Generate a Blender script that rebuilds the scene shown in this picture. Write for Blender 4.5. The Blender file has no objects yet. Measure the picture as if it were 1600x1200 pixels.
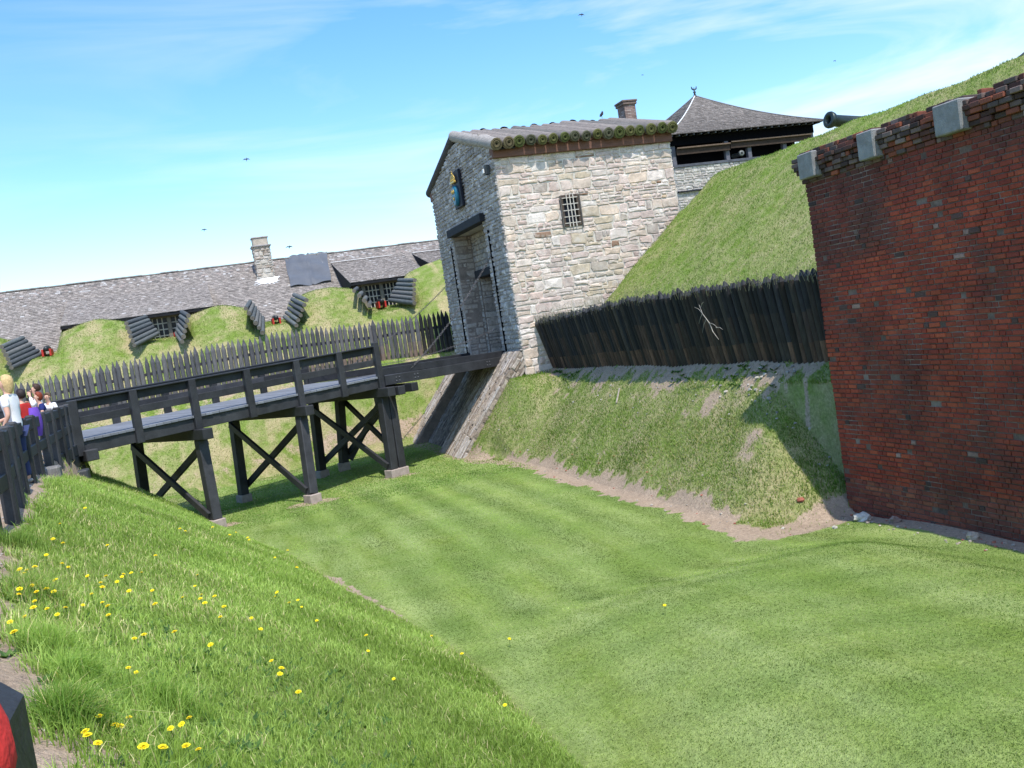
import bpy, math, random
import numpy as np
from mathutils import Vector, Matrix
random.seed(7); rng = np.random.default_rng(11)
SC = bpy.context.scene
COL = SC.collection
V3 = Vector
PI = math.pi

# ------------------------------------------------------------------ helpers
class MB:
    """collects faces with a colour each, builds ONE mesh object"""
    def __init__(s): s.v = []; s.f = []; s.c = []; s.sm = []
    def face(s, pts, col=(1, 1, 1), sm=False):
        n = len(s.v); s.v.extend([tuple(p) for p in pts]); s.f.append(tuple(range(n, n + len(pts)))); s.c.append(col); s.sm.append(sm)
    def grid(s, rows, col=(1, 1, 1), sm=True, closed=False):
        n = len(s.v); m = len(rows[0])
        for r in rows: s.v.extend([tuple(p) for p in r])
        for i in range(len(rows) - 1):
            for j in range(m if closed else m - 1):
                k = (j + 1) % m
                s.f.append((n + i*m + j, n + i*m + k, n + (i+1)*m + k, n + (i+1)*m + j)); s.c.append(col); s.sm.append(sm)
    def box(s, c, size, col=(1, 1, 1), ax=None, bev=0.0):
        c = V3(c); hx, hy, hz = [q / 2 for q in size]
        ax = ax or (V3((1, 0, 0)), V3((0, 1, 0)), V3((0, 0, 1)))
        def P(a, b, d): return c + ax[0]*a*hx + ax[1]*b*hy + ax[2]*d*hz
        if bev <= 0:
            for q in (((-1,-1,-1),(-1,1,-1),(1,1,-1),(1,-1,-1)), ((-1,-1,1),(1,-1,1),(1,1,1),(-1,1,1)), ((-1,-1,-1),(1,-1,-1),(1,-1,1),(-1,-1,1)),
                      ((1,-1,-1),(1,1,-1),(1,1,1),(1,-1,1)), ((1,1,-1),(-1,1,-1),(-1,1,1),(1,1,1)), ((-1,1,-1),(-1,-1,-1),(-1,-1,1),(-1,1,1))):
                s.face([P(*t) for t in q], col)
            return
        bx, by, bz = bev/hx, bev/hy, bev/hz
        n = len(s.v); idx = {}
        for X in (-1, 1):
            for Y in (-1, 1):
                for Z in (-1, 1):
                    for k in range(3):
                        a = [X, Y, Z]
                        if k != 0: a[0] = X*(1-bx)
                        if k != 1: a[1] = Y*(1-by)
                        if k != 2: a[2] = Z*(1-bz)
                        idx[(X, Y, Z, k)] = len(s.v); s.v.append(tuple(P(*a)))
        def F(l):
            s.f.append(tuple(idx[t] for t in l)); s.c.append(col); s.sm.append(False)
        for k in range(3):
            i, j = [(1, 2), (2, 0), (0, 1)][k]
            for sg in (-1, 1):
                l = []
                for a, b in ((-1, -1), (1, -1), (1, 1), (-1, 1)):
                    t = [0, 0, 0]; t[k] = sg; t[i] = a; t[j] = b; l.append((t[0], t[1], t[2], k))
                F(l if sg > 0 else l[::-1])
        for k in range(3):  # edges parallel to axis k
            i, j = (k+1) % 3, (k+2) % 3
            for a in (-1, 1):
                for b in (-1, 1):
                    t0 = [0, 0, 0]; t0[i] = a; t0[j] = b; t1 = list(t0); t0[k] = -1; t1[k] = 1
                    F([(t0[0], t0[1], t0[2], i), (t1[0], t1[1], t1[2], i), (t1[0], t1[1], t1[2], j), (t0[0], t0[1], t0[2], j)])
        for X in (-1, 1):
            for Y in (-1, 1):
                for Z in (-1, 1): F([(X, Y, Z, 0), (X, Y, Z, 1), (X, Y, Z, 2)])
    def beam(s, a, b, w, h, col=(1, 1, 1), up=(0, 0, 1), bev=0.012, ext=0):
        a = V3(a); b = V3(b); d = b - a; L = d.length; d.normalize(); u = V3(up)
        sd = d.cross(u)
        if sd.length < 1e-4: sd = d.cross(V3((1, 0, 0)))
        sd.normalize(); u = sd.cross(d)
        s.box((a + b)/2, (L + ext*2, w, h), col, (d, sd, u), bev)
    def tube(s, pts, radii, n=10, col=(1, 1, 1), cap=True, sm=True, jit=0.0, capcol=None):
        pts = [V3(p) for p in pts]
        if not hasattr(radii, '__len__'): radii = [radii]*len(pts)
        rows = []; ref = None
        for i, p in enumerate(pts):
            d = (pts[min(i+1, len(pts)-1)] - pts[max(i-1, 0)]).normalized()
            if ref is None: ref = V3((0, 0, 1)) if abs(d.z) < .9 else V3((1, 0, 0))
            sd = d.cross(ref).normalized(); u = sd.cross(d)
            rows.append([p + (sd*math.cos(2*PI*k/n) + u*math.sin(2*PI*k/n))*radii[i]*(1 + (random.uniform(-jit, jit) if jit else 0)) for k in range(n)])
        s.grid(rows, col, sm, True)
        if cap:
            s.face(rows[0][::1], capcol or col); s.face(rows[-1][::-1], capcol or col)
    def lathe(s, prof, o=(0, 0, 0), ax=(0, 0, 1), n=16, col=(1, 1, 1), sm=True):
        o = V3(o); d = V3(ax).normalized(); ref = V3((0, 0, 1)) if abs(d.z) < .9 else V3((1, 0, 0))
        sd = d.cross(ref).normalized(); u = sd.cross(d)
        s.grid([[o + d*h + (sd*math.cos(2*PI*k/n) + u*math.sin(2*PI*k/n))*r for k in range(n)] for h, r in prof], col, sm, True)
    def blob(s, c, r, n=8, m=6, jit=.15, col=(1, 1, 1), sm=True):
        c = V3(c); rx, ry, rz = r if hasattr(r, '__len__') else (r, r, r)
        rows = []
        for i in range(m + 1):
            th = PI*i/m; row = []
            for k in range(n):
                j = 1 + random.uniform(-jit, jit) if 0 < i < m else 1
                row.append(c + V3((rx*math.sin(th)*math.cos(2*PI*k/n)*j, ry*math.sin(th)*math.sin(2*PI*k/n)*j, rz*math.cos(th)*j)))
            rows.append(row)
        s.grid(rows[::-1], col, sm, True)
    def build(s, name, m, parent=None, org=None, **tags):
        me = bpy.data.meshes.new(name)
        o = V3(org) if org is not None else (V3(parent['_o']) if parent is not None and '_o' in parent else V3((0, 0, 0)))
        vv = np.array(s.v, dtype=np.float64).reshape(-1, 3) - np.array(o)
        me.from_pydata(vv.tolist(), [], s.f)
        ca = me.color_attributes.new('col', 'FLOAT_COLOR', 'CORNER')
        reps = np.array([len(f) for f in s.f]); cc = np.ones((len(s.f), 4), dtype=np.float32); cc[:, :3] = np.array(s.c, dtype=np.float32)[:, :3]
        ca.data.foreach_set('color', np.repeat(cc, reps, axis=0).ravel())
        me.polygons.foreach_set('use_smooth', s.sm)
        me.materials.append(m); me.update()
        ob = bpy.data.objects.new(name, me); COL.objects.link(ob)
        if parent is not None: ob.parent = parent
        else: ob.location = o
        ob['_o'] = tuple(o) if parent is not None else tuple(o)
        for k, v in tags.items(): ob[k] = v
        return ob

def thing(name, loc, label, cat, group=None):
    o = bpy.data.objects.new(name, None); COL.objects.link(o); o.location = loc; o.empty_display_size = .2
    o['_o'] = tuple(loc); o['label'] = label; o['category'] = cat
    if group: o['group'] = group
    return o
def tag(o, label, cat, group=None):
    o['label'] = label; o['category'] = cat
    if group: o['group'] = group
    return o

# ------------------------------------------------------------------ materials
class NT:
    def __init__(s, name):
        s.m = bpy.data.materials.new(name); s.m.use_nodes = True; s.t = s.m.node_tree; s.n = s.t.nodes; s.l = s.t.links
        s.b = s.n['Principled BSDF']; s.out = s.n['Material Output']
    def N(s, typ, **kw):
        x = s.n.new(typ)
        for k, v in kw.items():
            if k.startswith('_'): setattr(x, k[1:], v)
            else: x.inputs[k.replace('_', ' ')].default_value = v
        return x
    def L(s, a, b): s.l.new(a, b)
    def pos(s, scale=(1, 1, 1)):
        g = s.N('ShaderNodeNewGeometry'); mp = s.N('ShaderNodeMapping'); mp.inputs['Scale'].default_value = scale
        s.L(g.outputs['Position'], mp.inputs['Vector']); return mp.outputs[0]
    def noise(s, vec, scale, detail=4, rough=.6):
        x = s.N('ShaderNodeTexNoise', Scale=scale, Detail=detail, Roughness=rough); s.L(vec, x.inputs['Vector']); return x.outputs['Fac']
    def ramp(s, fac, stops):
        x = s.N('ShaderNodeValToRGB'); e = x.color_ramp.elements
        while len(e) < len(stops): e.new(.5)
        for i, (p, c) in enumerate(stops):
            e[i].position = p; e[i].color = (*c, 1) if hasattr(c, '__len__') else (c, c, c, 1)
        s.L(fac, x.inputs[0]); return x.outputs[0]
    def mix(s, fac, a, b, typ='MIX'):
        x = s.N('ShaderNodeMix', _data_type='RGBA', _blend_type=typ)
        for sock, v in ((0, fac), (6, a), (7, b)):
            if isinstance(v, bpy.types.NodeSocket): s.L(v, x.inputs[sock])
            elif hasattr(v, '__len__'): x.inputs[sock].default_value = (*v, 1)
            else: x.inputs[sock].default_value = v if sock == 0 else (v, v, v, 1)
        return x.outputs[2]
    def math(s, op, a, b=None, clamp=False):
        x = s.N('ShaderNodeMath', _operation=op, _use_clamp=clamp)
        for i, v in enumerate((a, b)):
            if v is None: continue
            if isinstance(v, bpy.types.NodeSocket): s.L(v, x.inputs[i])
            else: x.inputs[i].default_value = v
        return x.outputs[0]
    def attr(s, name): return s.N('ShaderNodeAttribute', _attribute_name=name)
    def bump(s, h, strength, dist=.02):
        b = s.N('ShaderNodeBump', Strength=strength, Distance=dist); s.L(h, b.inputs['Height']); s.L(b.outputs[0], s.b.inputs['Normal'])

def surf(name, base, var=.35, scale=6, fine=60, bump=.5, rough=.85, stretch=(1, 1, 1), usecol=True, stain=None, metal=0, spec=.3, dist=.015):
    t = NT(name); p = t.pos(stretch)
    n1 = t.noise(p, scale, 5); n2 = t.noise(p, fine, 3)
    c = base
    if usecol: c = t.mix(1.0, t.attr('col').outputs['Color'], base, 'MULTIPLY')
    c = t.mix(1.0, c, t.ramp(n1, [(.25, 1 - var), (.75, 1 + var*.6)]), 'MULTIPLY')
    c = t.mix(.6, c, t.ramp(n2, [(.3, 1 - var), (.7, 1 + var*.5)]), 'MULTIPLY')
    if stain:
        c = t.mix(t.math('MULTIPLY', t.ramp(t.noise(p, stain[1], 4), [(.5, 0.), (.68, 1.)]), stain[2]), c, stain[0])
    t.L(c, t.b.inputs['Base Color']); t.b.inputs['Roughness'].default_value = rough; t.b.inputs['Metallic'].default_value = metal
    t.b.inputs['Specular IOR Level'].default_value = spec
    h = t.math('ADD', t.math('MULTIPLY', n1, .6), t.math('MULTIPLY', n2, .4))
    if bump: t.bump(h, bump, dist)
    return t.m

M = {}
M['stone'] = surf('stone_rubble', (1, 1, 1), .34, 5, 34, 1., .9, dist=.04, stain=((.60, .54, .48), 3.2, .75))
M['stone_front'] = surf('stone_front', (1, 1, 1), .42, 7, 26, 1., .92, dist=.05, stain=((.42, .38, .35), 4.5, .6))
M['mortar'] = surf('mortar', (.62, .57, .50), .3, 4, 40, .8, .95)
M['mortar_mid'] = surf('mortar_mid', (.42, .38, .34), .35, 4, 40, .8, .95)
M['mortar_dark'] = surf('mortar_dark', (.25, .205, .17), .35, 4, 40, .8, .95)
M['brick'] = surf('brick', (1, 1, 1), .45, 1.3, 45, .9, .82, stain=((.055, .035, .03), .8, .6), dist=.02)
M['brick_mortar'] = surf('brick_mortar', (.16, .11, .09), .5, 2.5, 40, .8, .95, stain=((.40, .32, .28), 1.6, .5))
M['coping'] = surf('coping_concrete', (.27, .27, .265), .3, 5, 60, .9, .9, usecol=False, stain=((.17, .16, .14), 3.5, .5), dist=.03)
M['black_wood'] = surf('black_painted_wood', (.030, .032, .036), .5, 2.2, 38, .6, .6, (1, 1, 1), spec=.4)
M['deck'] = surf('deck_plank', (.19, .20, .22), .2, 3, 40, .4, .8)
M['log'] = surf('weathered_log', (1, 1, 1), .4, 5, 50, .8, .9, (3, .5, 3), dist=.02)
M['mosslog'] = surf('mossy_log_end', (1, 1, 1), .45, 9, 60, .8, .95)
M['beam'] = surf('brown_beam', (.17, .085, .06), .3, 6, 60, .4, .8, (.4, 3, 3))
M['darkbeam'] = surf('dark_beam', (.022, .023, .028), .3, 6, 60, .4, .8)
M['picket'] = surf('picket_wood', (1, 1, 1), .45, 6, 45, .7, .9, (4, 4, .6))
M['tarwood'] = surf('tarred_log', (1, 1, 1), .55, 5, 40, .7, .7, (4, 4, .5), spec=.25)
M['shingle'] = surf('wood_shingle', (1, 1, 1), .35, 5, 50, .6, .9)
M['white'] = surf('white_paint', (.75, .75, .74), .12, 4, 50, .3, .6, usecol=False)
M['tarp'] = surf('grey_tarp', (.115, .12, .13), .2, 1.2, 20, .2, .42, usecol=False, spec=.5)
M['iron'] = surf('iron', (.035, .04, .042), .3, 10, 80, .3, .45, usecol=False, metal=.4, spec=.5)
M['bronze'] = surf('green_bronze', (.035, .05, .045), .35, 6, 60, .3, .4, usecol=False, metal=.5, spec=.5)
M['gold'] = surf('gold_paint', (.62, .42, .10), .25, 20, 90, .3, .4, usecol=False, metal=.3, spec=.6)
M['teal'] = surf('blue_enamel', (.012, .13, .21), .2, 20, 90, .2, .35, usecol=False)
M['navyboard'] = surf('dark_board', (.012, .014, .024), .2, 20, 90, .2, .6, usecol=False)
M['red'] = surf('red_paint', (.5, .035, .025), .3, 9, 60, .3, .6, usecol=False)
M['shade_black'] = surf('painted_shade_black', (.006, .006, .007), .1, 3, 9, 0, 1, usecol=False, spec=0)  # near-black colour stands in for the shade of slots and openings
M['plain'] = surf('plain', (1, 1, 1), .12, 8, 60, .25, .8)
M['rock'] = surf('rock', (1, 1, 1), .35, 8, 50, .9, .9)
M['cloth'] = surf('cloth', (1, 1, 1), .08, 9, 120, .3, .9)
M['skin'] = surf('skin', (.62, .36, .26), .08, 12, 90, .15, .55, usecol=False)
M['hair'] = surf('hair', (1, 1, 1), .35, 30, 120, .6, .55)
M['flower'] = surf('petal', (.92, .70, .015), .12, 30, 200, .2, .7, usecol=False)
M['stem'] = surf('stem', (.10, .17, .03), .2, 30, 200, 0, .7, usecol=False)
def glassmat():
    t = NT('window_glass'); t.b.inputs['Base Color'].default_value = (.012, .014, .022, 1); t.b.inputs['Roughness'].default_value = .3; t.b.inputs['Specular IOR Level'].default_value = .2
    return t.m
M['glass'] = glassmat()
def blademat(name, trans=.35):
    t = NT(name); c = t.attr('col').outputs['Color']
    t.L(c, t.b.inputs['Base Color']); t.b.inputs['Roughness'].default_value = .6; t.b.inputs['Specular IOR Level'].default_value = .35
    tr = t.N('ShaderNodeBsdfTranslucent'); mx = t.N('ShaderNodeMixShader'); mx.inputs[0].default_value = trans
    cc = t.mix(1.0, c, (1.15, 1.25, .5), 'MULTIPLY'); t.L(cc, tr.inputs['Color'])
    t.L(t.b.outputs[0], mx.inputs[1]); t.L(tr.outputs[0], mx.inputs[2]); t.L(mx.outputs[0], t.out.inputs['Surface'])
    return t.m
M['blade'] = blademat('grass_blade')
def groundmat():
    t = NT('ground'); p = t.pos(); a = t.attr('msk'); sp = t.N('ShaderNodeSeparateColor'); t.L(a.outputs['Color'], sp.inputs[0])
    dirt, dry, lush = sp.outputs[0], sp.outputs[1], sp.outputs[2]
    n_big = t.noise(p, .45, 4, .6); n_mid = t.noise(p, 2.2, 5, .65); n_fin = t.noise(p, 16, 4, .7); n_vf = t.noise(p, 70, 3, .7)
    ps = t.pos((1.6, .28, 1)); n_st = t.noise(ps, 1.0, 4, .6)      # mowing streaks along the ditch
    g = t.mix(n_fin, (.12, .185, .028), (.22, .31, .062))
    g = t.mix(t.ramp(n_mid, [(.35, 0.), (.7, .75)]), g, (.25, .31, .10))
    g = t.mix(t.math('MULTIPLY', lush, t.ramp(n_st, [(.35, 0.), (.62, .85)])), g, (.27, .35, .12))
    g = t.mix(t.math('MULTIPLY', lush, t.ramp(n_big, [(.42, .0), (.62, .6)])), g, (.14, .23, .045))
    g = t.mix(1.0, g, t.mix(t.math('MULTIPLY', lush, dry), (1, 1, 1), (1.4, 1.3, 1.35)), 'MULTIPLY')
    dn = t.math('ADD', t.math('MULTIPLY', n_mid, .55), t.math('MULTIPLY', n_big, .45))
    dfac = t.math('MULTIPLY', t.math('SUBTRACT', 1.0, lush, True),  t.ramp(t.math('ADD', dn, t.math('MULTIPLY', dry, .45)), [(.52, 0.), (.8, 1.)]))
    g = t.mix(dfac, g, t.mix(n_fin, (.32, .28, .13), (.50, .43, .25)))
    g = t.mix(1.0, g, t.ramp(n_vf, [(.25, .62), (.75, 1.28)]), 'MULTIPLY')
    g = t.mix(1.0, g, t.ramp(n_fin, [(.3, .75), (.7, 1.2)]), 'MULTIPLY')
    d = t.mix(n_mid, (.34, .25, .175), (.56, .435, .32)); d = t.mix(1.0, d, t.ramp(n_fin, [(.3, .7), (.7, 1.15)]), 'MULTIPLY')
    d = t.mix(1.0, d, t.ramp(n_vf, [(.3, .7), (.7, 1.2)]), 'MULTIPLY')
    k = t.math('ADD', dirt, t.math('MULTIPLY', t.math('SUBTRACT', t.math('ADD', t.math('MULTIPLY', n_mid, .6), t.math('MULTIPLY', n_fin, .4)), .5), 1.5))
    k = t.ramp(k, [(.42, 0.), (.6, 1.)])
    c = t.mix(k, g, d)
    t.L(c, t.b.inputs['Base Color']); t.b.inputs['Roughness'].default_value = .95; t.b.inputs['Specular IOR Level'].default_value = .1
    h = t.math('ADD', t.math('MULTIPLY', n_fin, .5), t.math('ADD', t.math('MULTIPLY', n_vf, .25), t.math('MULTIPLY', n_mid, .5)))
    t.bump(h, .9, .08)
    return t.m
M['ground'] = groundmat()

# ------------------------------------------------------------------ terrain
FL=-3.05
def _sm(t): t=np.clip(t,0,1); return t*t*(3-2*t)
EMB=[(-7.35,-7.1),(-1.05,-1.2),(4.35,4.2),(10.15,10.15)]
def wob(X,Y):
    return (0.022*np.sin(1.7*X+.9*Y+.3)*np.sin(1.1*Y-.6*X)+.016*np.sin(3.1*X-2.3*Y+1)+.012*np.sin(5.3*Y+2.9*X)*np.sin(4.1*X-1.0*Y)
        +.05*np.sin(.45*X+.31*Y+2)*np.sin(.52*Y-.2*X+.5))
def terrain(X,Y):
    X=np.asarray(X,dtype=float);Y=np.asarray(Y,dtype=float)
    wb=wob(X,Y)
    Xc=np.interp(Y,[-5,0,4.5,7,10,13,19.5,28],[-.3,-.4,-.75,-1.4,-1.9,-2.3,-2.85,-3.2])
    Xf=np.interp(Y,[-5,9,13,15.8,22.75,29.4,32],[3.1,3.0,2.9,2.5,1.3,-.16,-.8])
    zc=np.interp(Y,[0,19.5,28],[0,0,-.95])
    floor=FL+(.50*_sm((14.8-Y)/3.2)+.16*_sm((12-Y)/5))*_sm((11.2-X)/2.4)*_sm((X-3.0)/3.0)-.10*np.exp(-((Y-15.3)/1.0)**2)-.2*_sm((Y-31)/3.5)*_sm((5-X)/3)+wb*.5
    t=(X-Xc)/(Xf-Xc)
    bank=zc+(FL-zc)*t+.09*np.sin(math.pi*np.clip(t,0,1))
    bank=np.where(t<0, zc+(.12-zc)*_sm((Xc-X)/.3), bank)
    by=.12-3.2*_sm((Y-28.4)/3.6)
    bank=np.minimum(bank,by)+wb*.6
    bank=np.where(t>1.05,-9,bank)
    k=.12
    def smax(a,b): 
        h=np.clip(.5+.5*(a-b)/k,0,1); return b+(a-b)*h+k*h*(1-h)
    z=smax(floor,bank)
    # rampart along Y on the right
    P=np.interp(X,[9.3,9.6,12.3,12.8,13.2,20.1,20.5,21.6,26,60],[-6,-3.05,-.45,-.1,.42,6.0,6.18,6.1,5.0,1.0])+wb
    wa=_sm((Y-29.5)/3.2)*(X<12.8)
    P=P*(1-wa)+wa*(np.interp(X,[8.4,8.72,10.85,12.4,13],[-3.6,-3.06,-.5,-.42,.0])+wb*.4)-1.0*_sm((Y-35.6)/.5)*_sm((41.6-Y)/.5)*(X<13)
    E=FL+np.maximum(Y-15.6-.12*np.sin(1.3*X-.4)-1.5*np.clip((11.2-X)/1.6,0,1)**1.5,-3)*.95
    kk=.55; hh=np.clip(.5+.5*(E-P)/kk,0,1); P=np.where(X<12.1, E+(P-E)*hh-kk*hh*(1-hh), P)
    gate=_sm((Y-33.0)/.5)*(X>11.55)
    low=np.where(X>18.8, .6, .2)
    P=np.where(P>low, P+(low-P)*np.where(X>18.8,_sm((Y-32.6)/2.2),gate), P)
    z=smax(z,P)
    # far rampart along X
    Yf=np.interp(X,[-10,.2,3.8,8.7],[40,40,41.5,41.3])
    zb=np.interp(X,[-12,-7,-3.6,1,3.3,7.2,10.5,16],[-.2,-.05,.19,.34,.51,.74,.62,.6])
    M=np.interp(X,[-12,-4.3,1.8,7.9,12.6,14.5,20],[5,4.95,4.9,5,5.5,5.75,5.8])
    fl=FL-.2*_sm((5-X)/3)
    for cx0,cx1 in EMB: M=M-.75*np.exp(-((X-cx1)/1.9)**2)
    q=fl+(zb-fl)*(Y-Yf)/(44.0-Yf)
    q=np.where(Y>44.0, zb+(M-zb)*np.clip(.62*((Y-44.6)/6.6)+.38*_sm((Y-44.6)/6.6),0,1), q)
    for cx0,cx1 in EMB:
        cx=np.interp(Y,[48,51.5],[cx0,cx1]); w=np.interp(Y,[46.5,48,51.5],[1.9,1.45,.85])
        ze=np.interp(Y,[46,47.7,51.3],[2.3,2.95,3.5])
        e=ze+np.maximum(0,np.abs(X-cx)-w)*3.0
        q=np.where(Y>46,np.minimum(q,e),q)
    q=np.where(Y<Yf-.3,-9,q)+wb
    q=np.where((Y>44)&(X>11.6)&(X<40), np.where(X>18.8, np.minimum(q,.6), q), q)
    q=q*(1-_sm((Y-56)/4))+.6*_sm((Y-56)/4)
    z=smax(z,q)
    far=_sm((np.maximum(np.maximum(X-60,-X-40),np.maximum(Y-90,-Y-30)))/30.)
    return z*(1-far)+(-.5)*far

def hz(x, y): return float(terrain(x, y))

def masks(X, Y):
    Xc = np.interp(Y, [-5, 0, 4.5, 7, 10, 13, 19.5, 28], [-.3, -.4, -.75, -1.4, -1.9, -2.3, -2.85, -3.2])
    Xf = np.interp(Y, [-5, 9, 13, 15.8, 22.75, 29.4, 32], [3.1, 3.0, 2.9, 2.5, 1.3, -.16, -.8])
    rg = .16*np.sin(2.3*Y+.8)*np.sin(3.7*Y+X) + .10*np.sin(7.9*Y+1.3*X+1)*np.sin(5.1*Y) + .06*np.sin(17*Y+4*X)
    pt = np.sin(1.9*X+.7*Y)*np.sin(1.3*Y-.9*X+1) + .7*np.sin(3.9*X-2.1*Y+2)*np.sin(3.3*Y+1.1*X) + .4*np.sin(9*X+7*Y)*np.sin(8*Y-5*X)
    def band(v, a, b, s): return _sm((v-a)/s)*_sm((b-v)/s)
    dirt = _sm((Xc + .20 + rg*.8 - X)/.35)*(Y < 29)*.95
    inY = (Y > 13) & (Y < 41)
    dirt = np.maximum(dirt, band(X+.85*_sm((Y-29.5)/3.2)+rg, 9.05, 10.0, .3)*inY*.95*np.clip((Y-14.9)/1.0, 0, 1))
    dirt = np.maximum(dirt, band(X, 11.15, 12.4, .3)*(Y < 15.9)*.85)
    dirt = np.maximum(dirt, band(X, 9.3, 12.2, .4)*band(Y, 14.9, 16.15, .4)*.85)
    dirt = np.maximum(dirt, _sm((.34-np.hypot((X+.74)*1.0, (Y-4.62)*.75))/.2)*.95)
    dirt = np.maximum(dirt, band(X+rg*1.8, 12.0, 13.1, .3)*((Y < 33.3) & (Y > 17.0))*(.8))
    dirt = np.maximum(dirt, band(X, 10.9, 12.6, .9)*((Y < 31.3) & (Y > 17.5))*(.36))
    dirt = np.maximum(dirt, band(X-Xf+rg*.4, -.2, .2, .12)*band(Y, 15.0, 20.5, 1.0)*.95)
    dirt = np.maximum(dirt, (X > 10.0)*(X < 12.7)*(Y > 16)*(Y < 33)*np.clip(pt*.55-.22+.25*_sm((X-10.6)/1.6), 0, .68))
    Yf = np.interp(X, [-10, .2, 3.8, 8.7], [40, 40, 41.5, 41.3])
    dirt = np.maximum(dirt, band(Y-Yf, -.1, 1.1, .4)*(X < 9.5)*(.42 + .2*_sm((X-3)/3)))
    dirt = np.maximum(dirt, band(Y, 43.2, 45.0, .5)*(X < 12)*.45)
    for (bx, by, br) in ((2.79, 30.1, .9), (5.9, 32.2, .8), (.3, 32.6, .7), (-.2, 29.2, .8)):
        dirt = np.maximum(dirt, _sm((br - np.hypot((X-bx)*.7, (Y-by)*1.6))/.4)*.62)
    lush = _sm((X-Xf+.1)/.3)*_sm((np.where(Y<15.4, 12.5, 9.9)-X-.85*_sm((Y-29.5)/3.2))/.4)*(Y < 40)
    lush = np.maximum(lush, 0)
    bank = (X < Xf)*(Y < 30)
    dry = .30*(1-lush)*(1-bank) + .2*bank*0
    dry = np.where((Y > 40.5) & (X < 14), .18+.45*np.clip(pt*1.2, 0, 1), dry)
    dry = np.where((X > 9.6) & (X < 12.6) & (Y < 34), .36, dry)
    dry = np.where((X > 13.2), .22, dry)
    ws = X + .22*np.sin(.16*Y+1); stp = .5+.5*np.sin(2*PI*ws/1.15)*np.clip(.65+.5*np.sin(.6*X+.4*Y), .2, 1); stp = np.where(Y < 13.8, .5+.22*np.sin(2*PI*(Y+.4*X)/1.1), stp) + .5*np.exp(-((Y-13.8-.25*np.sin(X))/.7)**2)
    dry = np.where(lush > .5, np.clip(stp, 0, 1.2)*.85, dry)
    return dirt, dry, lush

def mesh_np(name, co, faces, m):
    me = bpy.data.meshes.new(name); nf = len(faces); k = faces.shape[1]
    me.vertices.add(len(co)); me.vertices.foreach_set('co', co.astype(np.float32).ravel())
    me.loops.add(nf*k); me.loops.foreach_set('vertex_index', faces.astype(np.int32).ravel())
    me.polygons.add(nf); me.polygons.foreach_set('loop_start', (np.arange(nf)*k).astype(np.int32)); me.polygons.foreach_set('loop_total', np.full(nf, k, dtype=np.int32))
    me.update(calc_edges=True); me.materials.append(m)
    ob = bpy.data.objects.new(name, me); COL.objects.link(ob); return ob

xs = np.unique(np.concatenate([np.linspace(-400, -40, 10), np.linspace(-40, -10, 16), np.linspace(-10, -4, 31), np.arange(-4, 14, .11), np.linspace(14, 30, 70), np.linspace(30, 60, 16), np.linspace(60, 400, 10)]))
ys = np.unique(np.concatenate([np.linspace(-400, -30, 10), np.linspace(-30, 0, 20), np.arange(0, 36, .14), np.linspace(36, 58, 100), np.linspace(58, 90, 16), np.linspace(90, 400, 10)]))
GX, GY = np.meshgrid(xs, ys); GZ = terrain(GX, GY)
co = np.stack([GX, GY, GZ], -1).reshape(-1, 3); nx = len(xs); ny = len(ys)
ii, jj = np.meshgrid(np.arange(nx-1), np.arange(ny-1)); a = (jj*nx + ii).ravel()
faces = np.stack([a, a+1, a+1+nx, a+nx], -1)
cx = co[faces].mean(1)
Xc_ = np.interp(cx[:, 1], [-5, 0, 4.5, 7, 10, 13, 19.5, 28], [-.3, -.4, -.75, -1.4, -1.9, -2.3, -2.85, -3.2])
Xf_ = np.interp(cx[:, 1], [-5, 9, 13, 15.8, 22.75, 29.4, 32], [3.1, 3.0, 2.9, 2.5, 1.3, -.16, -.8])
Yf_ = np.interp(cx[:, 0], [-10, .2, 3.8, 8.7], [40, 40, 41.5, 41.3])
inr = (np.abs(cx[:, 0]) < 60) & (cx[:, 1] > -30) & (cx[:, 1] < 90)
region = np.zeros(len(cx), dtype=int)
region[inr & (cx[:, 0] < Xc_) & (cx[:, 1] < 28.4)] = 1                      # path
region[inr & (cx[:, 0] >= Xc_) & (cx[:, 0] < Xf_) & (cx[:, 1] < 31)] = 2       # near bank
region[inr & (region == 0) & (cx[:, 0] < np.where(cx[:, 1] < 15.6, 11.8, np.where(cx[:, 1] < 31, 9.6, 8.7))) & (cx[:, 1] < Yf_)] = 3          # ditch floor
region[inr & (region == 0) & (cx[:, 0] >= 8.7) & (cx[:, 0] < 12.8) & (cx[:, 1] < 42)] = 4      # scarp
region[inr & (cx[:, 0] >= 12.8) & (cx[:, 1] < 42)] = 5                         # rampart
region[inr & (cx[:, 1] >= Yf_) & (cx[:, 1] < 58) & (cx[:, 0] < 18)] = 6         # far rampart
dm, dr, lu = masks(co[:, 0], co[:, 1])
for rid, nm in enumerate(['ground', 'path', 'near_bank', 'ditch_floor', 'scarp_slope', 'rampart_slope', 'far_earthwork']):
    fs = faces[region == rid]
    if not len(fs): continue
    us, inv = np.unique(fs, return_inverse=True); fs2 = inv.reshape(fs.shape)
    ob = mesh_np(nm, co[us], fs2, M['ground']); ob['kind'] = 'structure'
    ca = ob.data.color_attributes.new('msk', 'FLOAT_COLOR', 'POINT')
    ca.data.foreach_set('color', np.stack([dm[us], dr[us], lu[us], np.ones(len(us))], -1).astype(np.float32).ravel())
    ob.data.polygons.foreach_set('use_smooth', np.ones(len(fs2), dtype=bool))

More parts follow.
